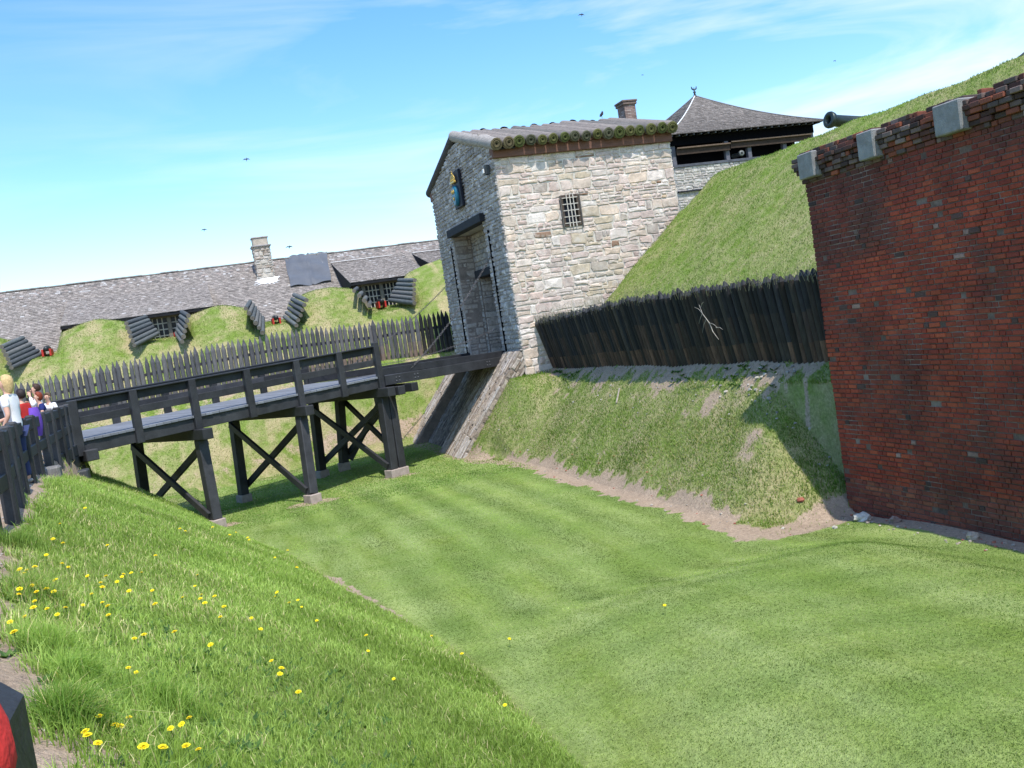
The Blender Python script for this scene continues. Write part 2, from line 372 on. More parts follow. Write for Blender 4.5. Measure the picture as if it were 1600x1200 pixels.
# ------------------------------------------------------------------ grass blades (nobody could count them)
def blades(name, pts, h, w, lean, cols):
    n = len(pts); z = terrain(pts[:, 0], pts[:, 1]) - .01
    an = rng.uniform(0, 2*PI, n); dx, dy = np.cos(an), np.sin(an)
    la = rng.uniform(0, 2*PI, n); lm = np.abs(rng.normal(0, 1, n))*lean*h
    lx, ly = np.cos(la)*lm, np.sin(la)*lm
    B = np.stack([pts[:, 0], pts[:, 1], z], -1)
    wv = np.stack([dx*w/2, dy*w/2, np.zeros(n)], -1)
    mid = B + np.stack([lx*.3, ly*.3, h*.55], -1); tip = B + np.stack([lx, ly, h*np.clip(1-.25*(lm/h)**2, .3, 1)], -1)
    co = np.stack([B-wv, B+wv, mid+wv*.8, mid-wv*.8, tip], 1).reshape(-1, 3)
    me = bpy.data.meshes.new(name); me.vertices.add(n*5); me.vertices.foreach_set('co', co.astype(np.float32).ravel())
    base = (np.arange(n)*5)[:, None]
    lp = (base + np.array([0, 1, 2, 3, 3, 2, 4])[None]).ravel()
    me.loops.add(n*7); me.loops.foreach_set('vertex_index', lp.astype(np.int32))
    me.polygons.add(n*2)
    ls = (np.arange(n)*7)[:, None] + np.array([0, 4])[None]; me.polygons.foreach_set('loop_start', ls.ravel().astype(np.int32))
    me.polygons.foreach_set('loop_total', np.tile([4, 3], n).astype(np.int32)); me.update(calc_edges=True)
    ca = me.color_attributes.new('col', 'FLOAT_COLOR', 'POINT')
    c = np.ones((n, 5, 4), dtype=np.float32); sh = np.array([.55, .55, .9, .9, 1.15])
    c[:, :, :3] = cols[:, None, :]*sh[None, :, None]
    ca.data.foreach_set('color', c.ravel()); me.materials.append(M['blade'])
    ob = bpy.data.objects.new(name, me); COL.objects.link(ob); ob['kind'] = 'stuff'; return ob
def vn(X, Y, s, seed):
    r = np.random.default_rng(seed); o = 0
    for k in range(4):
        a, b, c, d = r.uniform(-1, 1, 2).tolist() + r.uniform(0, 6, 2).tolist(); q = s*(1.7**k)
        o = o + np.sin(X*q*(a+.3) + Y*q*(b-.2) + c)*np.sin(Y*q*(a-.4) - X*q*b + d)/(1.3**k)
    return o*.4
GB = 1.9
def gcol(X, Y, c0, c1, cdry, pdry):
    n = len(X); t = np.clip(.5 + vn(X, Y, .9, 3) + rng.normal(0, .22, n), 0, 1)[:, None]
    c = np.array(c0)*(1-t) + np.array(c1)*t
    pd = pdry*(.4 + 2.6*np.clip(vn(X, Y, 1.3, 77)*2.2, 0, 1)); d = rng.uniform(0, 1, n) < pd; c[d] = np.array(cdry)*rng.uniform(.7, 1.1, (d.sum(), 1))
    return c*rng.uniform(.8, 1.2, (n, 1))*GB*(1+.16*np.clip(vn(X, Y, .8, 41)+.5*vn(X, Y, 2.9, 42), -1, 1))[:, None]
def scatter(n, x0, x1, y0, y1, ypow=1.0):
    return np.stack([rng.uniform(x0, x1, n), y0 + (y1-y0)*rng.uniform(0, 1, n)**ypow], -1)
QUICK = False
# long grass on the near bank
P_ = scatter(330000, -3.4, 3.3, 3.2, 30, 1.9)
d_, r_, l_ = masks(P_[:, 0], P_[:, 1]); Xc_ = np.interp(P_[:, 1], [-5, 0, 4.5, 7, 10, 13, 19.5, 28], [-.3, -.4, -.75, -1.4, -1.9, -2.3, -2.85, -3.2]); Xf_ = np.interp(P_[:, 1], [-5, 9, 13, 15.8, 22.75, 29.4, 32], [3.1, 3.0, 2.9, 2.5, 1.3, -.16, -.8])
edge = np.minimum(P_[:, 0]-Xc_, 1.0)
keep = (P_[:, 0] > Xc_ - .12 + .35*vn(P_[:, 0], P_[:, 1], 3, 5)) & (P_[:, 0] < Xf_ + .05) & (rng.uniform(0, 1, len(P_)) > np.clip(d_*1.15 - .12 - .5*(vn(P_[:, 0], P_[:, 1], 2.2, 9) > .12), 0, .96))
P_ = P_[keep]; X, Y = P_.T; d = np.hypot(X, Y)
h = (.075 + .035*np.clip(vn(X, Y, 1.6, 21), -.8, 1) + np.clip(rng.normal(0, .02, len(X)), -.04, .08)) + .06*np.clip(1-edge[keep]/.8, 0, 1)*(rng.uniform(0, 1, len(X)) > .4)
blades('long_grass', P_, np.clip(h, .03, .3), .0045 + .0005*d, .65, gcol(X, Y, (.13, .195, .034), (.225, .305, .075), (.42, .38, .2), .08))
# tall tufts by the fence
tp = []
for (tx, ty, tr, tn) in ((-.86, 5.15, .17, 3000), (-.95, 6.2, .2, 1300), (-1.2, 6.9, .25, 1600), (-1.55, 8.6, .3, 1500), (-2.1, 11.5, .3, 1300), (-.5, 6.3, .3, 1200)):
    rr = np.abs(rng.normal(0, .5, tn))*tr; aa = rng.uniform(0, 2*PI, tn); tp.append(np.stack([tx + rr*np.cos(aa), ty + rr*np.sin(aa)*1.3], -1))
tp = np.concatenate(tp)
blades('grass_tufts', tp, rng.uniform(.10, .25, len(tp)), np.full(len(tp), .006), .75, gcol(tp[:, 0], tp[:, 1], (.075, .135, .02), (.17, .25, .05), (.36, .32, .15), .07))
# mown lawn in the ditch
P_ = scatter(340000, .2, 11.7, 5.6, 30, 1.7)
d_, r_, l_ = masks(P_[:, 0], P_[:, 1]); z_ = terrain(P_[:, 0], P_[:, 1])
keep = (l_ > .5) & (z_ < -2.3) & (rng.uniform(0, 1, len(P_)) > np.clip(d_*1.5-.1, 0, 1)); P_ = P_[keep]; X, Y = P_.T
c_ = gcol(X, Y, (.090, .140, .026), (.130, .186, .043), (.22, .24, .10), .03)
ws = X + .22*np.sin(.16*Y+1)
st = (.6*vn(X*2.2, Y*.22, 1.2, 33) + .75*np.sin(2*PI*ws/1.15)*(Y > 13.6)*np.clip(.6+vn(X, Y, .5, 12)*1.5, 0, 1) + .45*np.exp(-((Y-13.8-.25*np.sin(X))/.7)**2) + .25*np.sin(2*PI*(Y+.4*X)/1.1)*(Y < 13.4))[:, None]
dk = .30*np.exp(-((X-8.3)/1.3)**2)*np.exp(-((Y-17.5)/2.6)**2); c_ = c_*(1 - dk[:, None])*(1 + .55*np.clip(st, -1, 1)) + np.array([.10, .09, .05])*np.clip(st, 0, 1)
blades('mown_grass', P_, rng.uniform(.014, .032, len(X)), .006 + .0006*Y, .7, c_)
# rougher growth on the scarp and the rampart
P_ = np.concatenate([scatter(80000, 8.9, 12.7, 15, 34, 1.4), scatter(90000, 13.0, 21.2, 9, 33, 1.2)])
d_, r_, l_ = masks(P_[:, 0], P_[:, 1]); keep = (rng.uniform(0, 1, len(P_)) > np.clip(d_*1.5-.1, 0, .97)) & ((l_ < .4)); P_ = P_[keep]; X, Y = P_.T
hh_ = rng.uniform(.03, .085, len(X))*np.where(X < 12.8, 1.1+1.1*np.clip(vn(X, Y, 1.5, 91), 0, 1), 1)
blades('slope_grass', P_, hh_, .009 + .0003*Y, .8, gcol(X, Y, (.072, .125, .016), (.135, .20, .036), (.28, .26, .12), .09))
P_ = scatter(60000, -12, 12, 41, 52, 1.0); X, Y = P_.T
keep = (Y > np.interp(X, [-10, .2, 3.8, 8.7], [40, 40, 41.5, 41.3])); P_ = P_[keep]; X, Y = P_.T
blades('far_slope_grass', P_, rng.uniform(.04, .09, len(X)), np.full(len(X), .022), .8, gcol(X, Y, (.075, .125, .018), (.135, .19, .036), (.32, .28, .16), .2))
P_ = scatter(50000, -6, 9.6, 28, 41, 1.0); X, Y = P_.T; keep = terrain(X, Y) < -2.6; P_ = P_[keep]; X, Y = P_.T
blades('ditch_grass', P_, rng.uniform(.03, .06, len(X)), np.full(len(X), .025), .7, gcol(X, Y, (.09, .16, .03), (.17, .25, .06), (.3, .3, .15), .08))

# ------------------------------------------------------------------ masonry
def stones(mb, O, U, V, N, w, h, ivals=None, rowh=(.16, .34), wid=(.22, .62), gap=.014, dep=.035, colf=None, jit=.018, fillsmall=.35, ins=.035):
    """rubble masonry as relief: every stone its own bulged face"""
    O, U, V, N = V3(O), V3(U), V3(V), V3(N); v = 0.0
    def put(u0, u1, v0, v1):
        if u1-u0 < .05 or v1-v0 < .03: return
        g = gap/2; u0 += g; u1 -= g; v0 += g; v1 -= g; cu, cv = (u0+u1)/2, (v0+v1)/2
        j = min(jit, (u1-u0)*.12, (v1-v0)*.16); R = random.uniform
        ring = [(u0, v0), (cu + R(-.2, .2)*(u1-u0), v0), (u1, v0), (u1, cv + R(-.2, .2)*(v1-v0)), (u1, v1), (cu + R(-.2, .2)*(u1-u0), v1), (u0, v1), (u0, cv)]
        ring = [(a + R(-j, j) + (cu-a)*R(0, .09)*(i % 2 == 0), b + R(-j, j) + (cv-b)*R(0, .14)*(i % 2 == 0)) for i, (a, b) in enumerate(ring)]
        I = min(ins, (u1-u0)*.28, (v1-v0)*.28); dd = dep*R(.5, 1.35); tx, tz = R(-.012, .012), R(-.012, .012)
        def P(a, b, q): return O + U*a + V*b + N*q
        n = len(mb.v)
        for a, b in ring: mb.v.append(tuple(P(a, b, -.006)))
        for a, b in ring:
            l = math.hypot(cu-a, cv-b); f = min(I/l*1.2, .5) if l > 0 else 0
            mb.v.append(tuple(P(a + (cu-a)*f, b + (cv-b)*f, dd + R(-.006, .006) + tx*(a-cu) + tz*(b-cv))))
        mb.v.append(tuple(P(cu, cv, dd*R(.9, 1.35))))
        c = colf(cu, cv)
        for k in range(8):
            l = (k+1) % 8
            mb.f.append((n+k, n+l, n+8+l, n+8+k)); mb.c.append(c); mb.sm.append(False)
            mb.f.append((n+8+k, n+8+l, n+16)); mb.c.append(c); mb.sm.append(False)
    while v < h - .03:
        rh = min(random.uniform(*rowh), h-v)
        if h-v-rh < .08: rh = h-v
        for (a, b) in (ivals(v + rh/2) if ivals else [(0, w)]):
            u = a - 0
            while u < b - .04:
                ww = random.uniform(*wid)*(1 if rh > .2 else 1.15); u1 = min(u+ww, b)
                if b-u1 < .1: u1 = b
                if rh > .22 and random.random() < fillsmall:
                    s_ = random.uniform(.35, .65)*rh
                    put(u, u1, v, v+s_)
                    if u1-u > .3 and random.random() < .6:
                        m_ = u + (u1-u)*random.uniform(.35, .65); put(u, m_, v+s_, v+rh); put(m_, u1, v+s_, v+rh)
                    else: put(u, u1, v+s_, v+rh)
                else: put(u, u1, v, v+rh)
                u = u1
        v += rh
def pal(*cs):
    def f(u=0, v=0):
        c = random.choice(cs); k = random.uniform(.84, 1.12); return (c[0]*k, c[1]*k, c[2]*k)
    return f
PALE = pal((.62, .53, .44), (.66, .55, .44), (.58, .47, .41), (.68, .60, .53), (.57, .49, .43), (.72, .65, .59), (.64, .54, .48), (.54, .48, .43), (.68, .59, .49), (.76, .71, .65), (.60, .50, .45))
def sidecol(u, v):
    c = PALE(); c = (c[0]*1.03, c[1]*.98, c[2]*.97)
    s = math.exp(-((u-3.4)/.9)**2 - ((v-3.2)/2.2)**2)*.8 + math.exp(-((u-4.6)/1.6)**2 - ((v-2.2)/1.2)**2)*.5
    if random.random() < s*.75: c = random.choice([(.56, .46, .34), (.60, .50, .38), (.52, .43, .33), (.50, .43, .36)])
    elif random.random() < .035: c = random.choice([(.58, .44, .30), (.54, .44, .34), (.42, .35, .30)])
    if random.random() < .008: c = (.30, .19, .13)
    return c
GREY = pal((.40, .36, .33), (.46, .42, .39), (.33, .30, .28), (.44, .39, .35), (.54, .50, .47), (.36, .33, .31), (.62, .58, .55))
GX0, GX1, GY0, GY1, GZ0, GZ1 = 11.5, 18.8, 33.3, 42.7, .35, 7.62
gate = thing('gatehouse', (GX0, 38.0, GZ0), 'stone gatehouse with log roof and tall dark gateway at the end of the timber bridge', 'gatehouse')
# side wall (faces the camera), window hole
mb = MB()
WX0, WX1, WZ0, WZ1 = 13.86, 14.60, 4.84, 6.02
def iv(v):
    z = GZ0 - 1.1 + v
    if WZ0 - .02 < z < WZ1 + .05: return [(0, WX0-GX0), (WX1-GX0, GX1-GX0)]
    return [(0, GX1-GX0)]
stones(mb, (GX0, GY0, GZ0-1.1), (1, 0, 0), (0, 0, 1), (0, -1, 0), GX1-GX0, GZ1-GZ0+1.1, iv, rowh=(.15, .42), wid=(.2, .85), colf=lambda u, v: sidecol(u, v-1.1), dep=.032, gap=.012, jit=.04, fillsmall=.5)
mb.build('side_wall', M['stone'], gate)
mb = MB()
for (a, b, c, d) in ((GX0+.02, WX0, GZ0-1.6, GZ1), (WX1, GX1, GZ0-1.6, GZ1), (WX0, WX1, GZ0-1.6, WZ0), (WX0, WX1, WZ1, GZ1)):
    mb.box(((a+b)/2, GY0+.25, (c+d)/2), (b-a, .5, d-c), (1, 1, 1))
mb.build('side_wall_core', M['mortar'], gate)
# window
wf = MB()
for x in (WX0+.05, WX1-.05): wf.box((x, GY0+.0, (WZ0+WZ1)/2), (.10, .16, WZ1-WZ0), (.55, .5, .45), bev=.01)
for z in (WZ0+.05, WZ1-.05): wf.box(((WX0+WX1)/2, GY0+.0, z), (WX1-WX0-.2, .14, .10), (.5, .45, .42), bev=.01)
win = wf.build('window', surf('old_frame', (.16, .13, .11), .3, 6, 60, .4, .8), gate)
g = MB(); g.box(((WX0+WX1)/2, GY0+.16, (WZ0+WZ1)/2), (WX1-WX0-.2, .02, WZ1-WZ0-.2)); g.build('pane', M['glass'], win)
for k in range(3):
    g = MB(); x = WX0 + .1 + (WX1-WX0-.2)*(k+1)/4; g.box((x, GY0-.10, (WZ0+WZ1)/2), (.03, .03, WZ1-WZ0+.06)); g.build('grille_bar', M['mortar'], win)
for k in range(5):
    g = MB(); z = WZ0 + (WZ1-WZ0)*(k+.5)/5; g.box(((WX0+WX1)/2, GY0-.08, z), (WX1-WX0-.1, .025, .028)); g.build('grille_bar', M['mortar'], win)
for sx in (WX0-.02, WX1+.02):
    g = MB(); g.beam((sx, GY0-.1, WZ0-.08), (sx, GY0-.1, WZ1-.02), .05, .05, (1, 1, 1)); g.build('grille_post', surf('grille_wood', (.11, .10, .09), .3, 6, 60, .4, .8), win)
# front wall with arched gable
OY0, OY1, OZ1 = 35.62, 40.3, 5.65
def arch_top(y):
    t = abs(y-38.0)/4.7
    return GZ1 + .2 + 1.5*math.sqrt(max(0., 1-t*t))**1.0*.92
def fiv(v):
    z = GZ0 + v
    if z > GZ1 + .15:
        s = ((z - GZ1 - .2)/1.38); s = min(max(s, 0), .999); hw = 4.7*math.sqrt(1-s*s)
        return [(GY1-38-hw, GY1-38+hw)] if hw > .2 else []
    if z < OZ1 + .0: return [(0, GY1-OY1), (GY1-OY0, GY1-GY0)]
    if z < OZ1 + .3: return [(0, GY1-OY1-.02), (GY1-OY0+.3, GY1-GY0)]
    return [(0, GY1-GY0)]
mb = MB()
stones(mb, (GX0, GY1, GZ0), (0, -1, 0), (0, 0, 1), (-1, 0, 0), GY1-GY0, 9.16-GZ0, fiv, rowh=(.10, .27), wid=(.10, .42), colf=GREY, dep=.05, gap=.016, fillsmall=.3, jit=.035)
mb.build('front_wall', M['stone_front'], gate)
mb = MB()
for (a, b, c, d) in ((GY0+.02, OY0, -.6, GZ1+.2), (OY1, GY1, -.6, GZ1+.2), (OY0, OY1, OZ1, GZ1+.2)):
    mb.box((GX0+.4, (a+b)/2, (c+d)/2), (.8, b-a, d-c))
n = 24; ysn = [38-4.7+9.4*k/n for k in range(n+1)]
for k in range(n):
    y0, y1 = ysn[k], ysn[k+1]
    mb.face([(GX0, y1, GZ1+.19), (GX0, y0, GZ1+.19), (GX0, y0, arch_top(y0)), (GX0, y1, arch_top(y1))])
    mb.face([(GX0, y1, arch_top(y1)), (GX0, y0, arch_top(y0)), (GX0+.6, y0, arch_top(y0)), (GX0+.6, y1, arch_top(y1))])
mb.build('front_wall_core', M['mortar_mid'], gate)
for (a, b, c) in ((35.3, 40.35, 5.8),):
    mb = MB(); mb.box((GX0-.03, (a+b)/2, c), (.42, b-a, .32), bev=.015); mb.build('lintel', M['darkbeam'], gate)
# inner wall, passage, dark back
IX = 12.32
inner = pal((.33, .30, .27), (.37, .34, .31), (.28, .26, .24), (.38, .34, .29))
mb = MB()
def iiv(v):
    z = GZ0+v
    return [(0, .28), (OY1-36.2, OY1-OY0)] if z < 3.72 else ([(0, .1), (4.4, OY1-OY0)] if z < 4.05 else [(0, OY1-OY0)])
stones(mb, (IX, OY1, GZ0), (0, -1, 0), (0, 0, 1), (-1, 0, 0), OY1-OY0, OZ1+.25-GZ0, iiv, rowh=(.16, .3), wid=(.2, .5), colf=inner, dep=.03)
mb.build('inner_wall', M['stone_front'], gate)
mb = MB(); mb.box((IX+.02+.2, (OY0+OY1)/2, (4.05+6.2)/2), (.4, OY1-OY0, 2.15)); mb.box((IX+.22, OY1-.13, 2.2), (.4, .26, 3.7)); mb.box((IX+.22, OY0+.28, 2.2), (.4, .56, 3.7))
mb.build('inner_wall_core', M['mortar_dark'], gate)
mb = MB(); mb.box((IX+.1, (OY1-.2+36.0)/2, 3.89), (.5, OY1-.2-36.0, .32), bev=.012); mb.build('inner_lintel', M['darkbeam'], gate)
mb = MB()
jam = pal((.40, .34, .28), (.44, .38, .32), (.35, .30, .25), (.48, .43, .37))
stones(mb, (GX0+.02, OY1, GZ0), (1, 0, 0), (0, 0, 1), (0, -1, 0), IX-GX0-.04, OZ1-GZ0, None, rowh=(.22, .4), wid=(.25, .8), colf=jam, dep=.015, gap=.01)
stones(mb, (IX+.05, OY1-.28, GZ0), (1, 0, 0), (0, 0, 1), (0, -1, 0), 3.4, 3.35, None, rowh=(.22, .4), wid=(.4, .9), colf=jam, dep=.015, gap=.01)
mb.build('passage_stonework', M['stone_front'], gate)
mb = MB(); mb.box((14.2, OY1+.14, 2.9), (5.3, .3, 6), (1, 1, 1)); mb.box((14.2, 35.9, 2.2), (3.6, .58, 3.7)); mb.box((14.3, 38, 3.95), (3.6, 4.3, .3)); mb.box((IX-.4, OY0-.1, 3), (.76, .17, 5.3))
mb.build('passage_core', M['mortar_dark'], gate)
mb = MB()
for k in range(12): mb.box((15.98, 36.3+k*.33, 2.1), (.06, .315, 3.5), bev=.008)
mb.build('dark_backing', M['darkbeam'], gate)  # planks added as a dark back that keeps the passage black
mb = MB(); mb.box((13.9, 38, GZ0+.02), (4.7, 4.7, .1)); mb.build('passage_floor', M['mortar'], gate)
for sy, zt in ((35.08, 5.25), (40.62, 5.3)):
    mb = MB(); mb.box((GX0-.045, sy, (zt+.5)/2), (.05, .10, zt-.5), (.6, .6, .6)); mb.build('slot_shade_strip', M['shade_black'], gate)  # dark strip on the wall face paints the shade of a slot
# remaining walls
mb = MB()
stones(mb, (GX1, GY1, GZ0-.2), (-1, 0, 0), (0, 0, 1), (0, 1, 0), GX1-GX0, GZ1-GZ0+.2, None, rowh=(.2, .4), wid=(.3, .8), colf=PALE, dep=.05)
mb.build('north_wall', M['stone'], gate)
mb = MB()
stones(mb, (GX1, GY0, GZ0-.2), (0, 1, 0), (0, 0, 1), (1, 0, 0), GY1-GY0, GZ1-GZ0+.2, None, rowh=(.2, .4), wid=(.3, .8), colf=PALE, dep=.05)
mb.build('rear_wall', M['stone'], gate)
mb = MB(); mb.box(((GX0+GX1)/2+.4, GY1-.25, 3.4), (GX1-GX0-.82, .5, 8.0)); mb.box((GX1-.25, 38, 3.4), (.5, GY1-GY0-1.02, 8.0))
mb.build('wall_core', M['mortar'], gate)
# eave beams
for y, nm in ((GY0-.06, 0), (GY1+.06, 1)):
    mb = MB(); mb.box(((GX0+GX1)/2, y+(.1 if nm == 0 else -.1), GZ1+.21), (GX1-GX0+.1, .42, .42), bev=.015); mb.build('eave_beam', M['beam'], gate)
# dark soffit under the logs at the gable, corner post
mb = MB()
for s in (-1, 1):
    mb.beam((GX0+.62, 38+s*4.75, 7.70), (GX0+.62, 38+s*.02, 9.1), .08, .7, up=(0, 0, 1)); mb.beam((GX0+.4, 38+s*5.0, 7.9), (GX0+.4, 38+s*.02, 9.32), .8, .06, up=(0, 0, 1))
mb.build('gable_board', M['darkbeam'], gate)
mb = MB(); mb.beam((GX1-.05, 33.4, 7.85), (GX1-.05, 38, 9.42), .12, .62); mb.beam((GX1-.05, 42.6, 7.85), (GX1-.05, 38, 9.42), .12, .62); mb.build('rear_gable_board', M['darkbeam'], gate)
# roof logs
RZ, EZ = 9.55, 8.0
nlog = 17
for s in (-1, 1):
    for k in range(nlog):
        x = GX0 - .02 + (GX1-GX0-.1)*(k)/(nlog-1) + random.uniform(-.02, .02) + .06; r = random.uniform(.19, .245)
        y1 = 38 + s*(5.18 + random.uniform(-.06, .06)); z1 = EZ + .07 + random.uniform(-.03, .03); r1 = r*random.uniform(.85, 1.0)
        mb = MB(); c = random.choice([(.21, .185, .165), (.26, .225, .20), (.17, .155, .14), (.22, .19, .17)]) if k else (.36, .33, .30)  # first log paler: its sunlit look is put into the colour
        if s > 0: c = (.07, .065, .065)
        p0 = V3((x + random.uniform(-.03, .03), 38 - s*.06, RZ + random.uniform(-.03, .04))); p1 = V3((x, y1, z1))
        pts = [p0.lerp(p1, t) + V3((random.uniform(-.012, .012), 0, random.uniform(-.012, .012))) for t in (0, .25, .5, .75, .97)] + [p1]
        mb.tube(pts, [r1, r1*1.01, (r+r1)/2, r, r, r*.93], 14, c, cap=False, jit=.02)
        lo = mb.build('roof_log', M['log'], gate)
        e = MB(); d = (p1-pts[-2]).normalized(); cc = random.choice([(.10, .115, .035), (.13, .13, .045), (.085, .10, .04), (.14, .115, .06), (.10, .10, .06)])
        sd = d.cross(V3((0, 0, 1))).normalized(); u = sd.cross(d); n = 14
        rings = [[p1 + d*dd + (sd*math.cos(2*PI*q/n) + u*math.sin(2*PI*q/n))*rr*(1+random.uniform(-.04, .04)) for q in range(n)] for dd, rr in ((-.05, r*1.01), (.0, r*.95), (.012, r*.7), (-.01, r*.6), (.02, r*.5), (.0, r*.2), (-.04, r*.12))]
        for i in range(len(rings)-1):
            k_ = (1.0, .9, .45, 1.15, .8, .5)[i]
            e.grid([rings[i], rings[i+1]], tuple(q*k_ for q in cc), True, True)
        e.face(rings[-1], (.02, .02, .012)); e.build('log_end', M['mosslog'], lo)
mb = MB()
for s in (-1, 1): mb.beam((GX0+.15, 38+s*5.0, 7.93), (GX0+.15, 38, 9.3), .1, .1)
mb.face([(GX0+.1, 33.1, 7.95), (GX1, 33.1, 7.95), (GX1, 38, 9.36), (GX0+.1, 38, 9.36)]); mb.face([(GX0+.1, 42.9, 7.95), (GX0+.1, 38, 9.36), (GX1, 38, 9.36), (GX1, 42.9, 7.95)])
mb.build('roof_boards', M['darkbeam'], gate)
# crest on the gable
cr = thing('crest_board', (GX0-.1, 37.95, 7.3), 'dark board with gold crown over a blue oval shield on the gatehouse gable', 'crest')
mb = MB(); mb.box((GX0-.14, 37.95, 7.35), (.12, 1.12, 1.5), bev=.02); mb.build('board', M['navyboard'], cr)
mb = MB(); n = 20
ov = [(38.0 + .30*math.cos(2*PI*k/n), 7.10 + .42*math.sin(2*PI*k/n)) for k in range(n)]
ov2 = [(38.0 + .24*math.cos(2*PI*k/n), 7.10 + .36*math.sin(2*PI*k/n)) for k in range(n)]
mb.grid([[(GX0-.2, a, b) for a, b in ov], [(GX0-.30, a, b) for a, b in ov], [(GX0-.34, a, b) for a, b in ov2]], closed=True); mb.face([(GX0-.34, a, b) for a, b in ov2][::-1])
sh = mb.build('shield', M['teal'], cr)
for (dy, dz) in ((-.1, .16), (.1, .16), (0, -.12)):
    mb = MB(); y, z = 38.0+dy, 7.10+dz
    mb.lathe([(-.09, .004), (-.03, .035), (.03, .045), (.10, .004)], (GX0-.35, y, z), (0, 0, 1), 8)
    for s in (-1, 1): mb.tube([(GX0-.35, y, z-.02), (GX0-.35, y+s*.05, z+.04), (GX0-.35, y+s*.075, z+.0)], [.012, .018, .008], 6)
    mb.box((GX0-.35, y, z-.03), (.03, .09, .02)); mb.build('lily_ornament', M['gold'], sh)
mb = MB(); yc, zc_ = 38.0, 7.62
mb.grid([[(GX0-.27 - .06*math.cos(PI*k/10), yc + .26*math.cos(2*PI*k/10), zc_ + q) for k in range(11)] for q in (0, .1)])
mb.box((GX0-.27, yc, zc_+.05), (.12, .52, .10), bev=.02)
for k in range(5):
    y = yc - .22 + .11*k; mb.tube([(GX0-.28, y, zc_+.08), (GX0-.28, y+(y-yc)*.25, zc_+.2), (GX0-.28, yc+(y-yc)*.55, zc_+.33), (GX0-.28, yc, zc_+.36)], .024, 6); mb.blob((GX0-.3, y, zc_+.13), .035, 6, 4)
mb.blob((GX0-.28, yc, zc_+.40), .045, 6, 4); mb.box((GX0-.28, yc, zc_+.47), (.02, .02, .1)); mb.box((GX0-.28, yc, zc_+.47), (.02, .08, .02))
mb.build('crown', M['gold'], cr)
# lamp by the corner
lp = thing('wall_lamp', (GX0-.1, 33.75, 7.2), 'small black and white lamp under the roof corner of the gatehouse', 'lamp')
mb = MB(); mb.box((GX0-.2, 33.65, 7.3), (.2, .16, .36), (1, 1, 1), bev=.02); mb.build('housing', M['iron'], lp)
mb = MB(); mb.box((GX0-.33, 33.72, 7.27), (.05, .15, .16), bev=.01); mb.build('lens', M['white'], lp)

# brick chimney behind the roof
ch = thing('brick_chimney', (20.3, 40, .6), 'small brick chimney rising behind the log roof of the gatehouse', 'chimney')
mb = MB(); bc = pal((.30, .21, .18), (.36, .26, .23), (.27, .19, .17), (.42, .34, .31))
def brickbox(mb, x0, x1, y0, y1, z0, z1, cf, bl=.22, bh=.075, dep=.01):
    for (O, U, N, w) in (((x0, y0), (1, 0), (0, -1), x1-x0), ((x1, y0), (0, 1), (1, 0), y1-y0), ((x1, y1), (-1, 0), (0, 1), x1-x0), ((x0, y1), (0, -1), (-1, 0), y1-y0)):
        r = 0; z = z0
        while z < z1-.01:
            u = -bl/2 if r % 2 else 0
            while u < w-.01:
                a, b = max(u, 0)+.006, min(u+bl, w)-.006
                if b-a > .02:
                    P = lambda q, zz: (O[0]+U[0]*q+N[0]*dep, O[1]+U[1]*q+N[1]*dep, zz)
                    mb.face([P(a, z+.006), P(b, z+.006), P(b, min(z+bh, z1)-.006), P(a, min(z+bh, z1)-.006)], cf())
                u += bl
            z += bh; r += 1
brickbox(mb, 20.3, 20.86, 39.6, 40.3, 6.5, 10.62, bc); mb.build('bricks', M['brick'], ch)
mb = MB(); mb.box((20.58, 39.95, 5.6), (.56, .7, 10.04)); mb.build('chimney_core', M['brick_mortar'], ch)
mb = MB(); mb.box((20.58, 39.95, 10.68), (.70, .84, .12), (.6, .55, .5), bev=.02); mb.box((20.58, 39.95, 10.79), (.76, .9, .09), (.6, .55, .5), bev=.02); mb.build('cap', surf('chimney_cap', (.3, .24, .22)), ch)

# sloping stone apron below the gate
ap = thing('stone_apron', (8.73, 37.3, FL), 'sloping masonry apron running from the gate sill down into the grassy ditch', 'masonry apron')
a0 = V3((8.55, 0, -3.2)); a1 = V3((11.5, 0, .42)); sl = (a1-a0); SLn = sl.length; sd_ = sl.normalized(); nn_ = V3((-sd_.z, 0, sd_.x))
apcol = pal((.42, .36, .30), (.50, .43, .37), (.27, .21, .16), (.54, .49, .45), (.38, .31, .25), (.46, .38, .30), (.30, .24, .19))
for y0, y1, off, nm in ((33.35, 36.5, .12, 'right_slope'), (36.5, 40.6, -.30, 'channel'), (40.6, 42.3, .12, 'left_slope')):
    mb = MB(); o = a0 + nn_*off + V3((0, y1, 0))
    stones(mb, o, sd_, V3((0, -1, 0)), nn_, SLn, y1-y0, None, rowh=(.06, .16), wid=(.25, 1.0), colf=apcol if nm != 'channel' else pal((.24, .20, .17), (.30, .26, .22), (.18, .15, .13)), dep=.045, gap=.02, fillsmall=0, jit=.03, ins=.02)  # channel stones darker: shadow below the drawbridge painted in
    mb.build(nm, M['stone_front'], ap)
    mb = MB(); c = a0 + sl*.5 + nn_*(off-.28) + V3((0, (y0+y1)/2, 0)); mb.box(c, (SLn, y1-y0, .54), (1, 1, 1), (sd_, V3((0, 1, 0)), nn_)); mb.build('slope_core', M['mortar_dark'], ap)
mb = MB(); stones(mb, a0 + nn_*(-.45) + V3((0, 33.36, 0)), sd_, nn_, V3((0, -1, 0)), SLn, .55, None, rowh=(.08, .18), wid=(.2, .6), colf=apcol, dep=.03, gap=.015, fillsmall=0); mb.build('slope_side', M['stone_front'], ap)
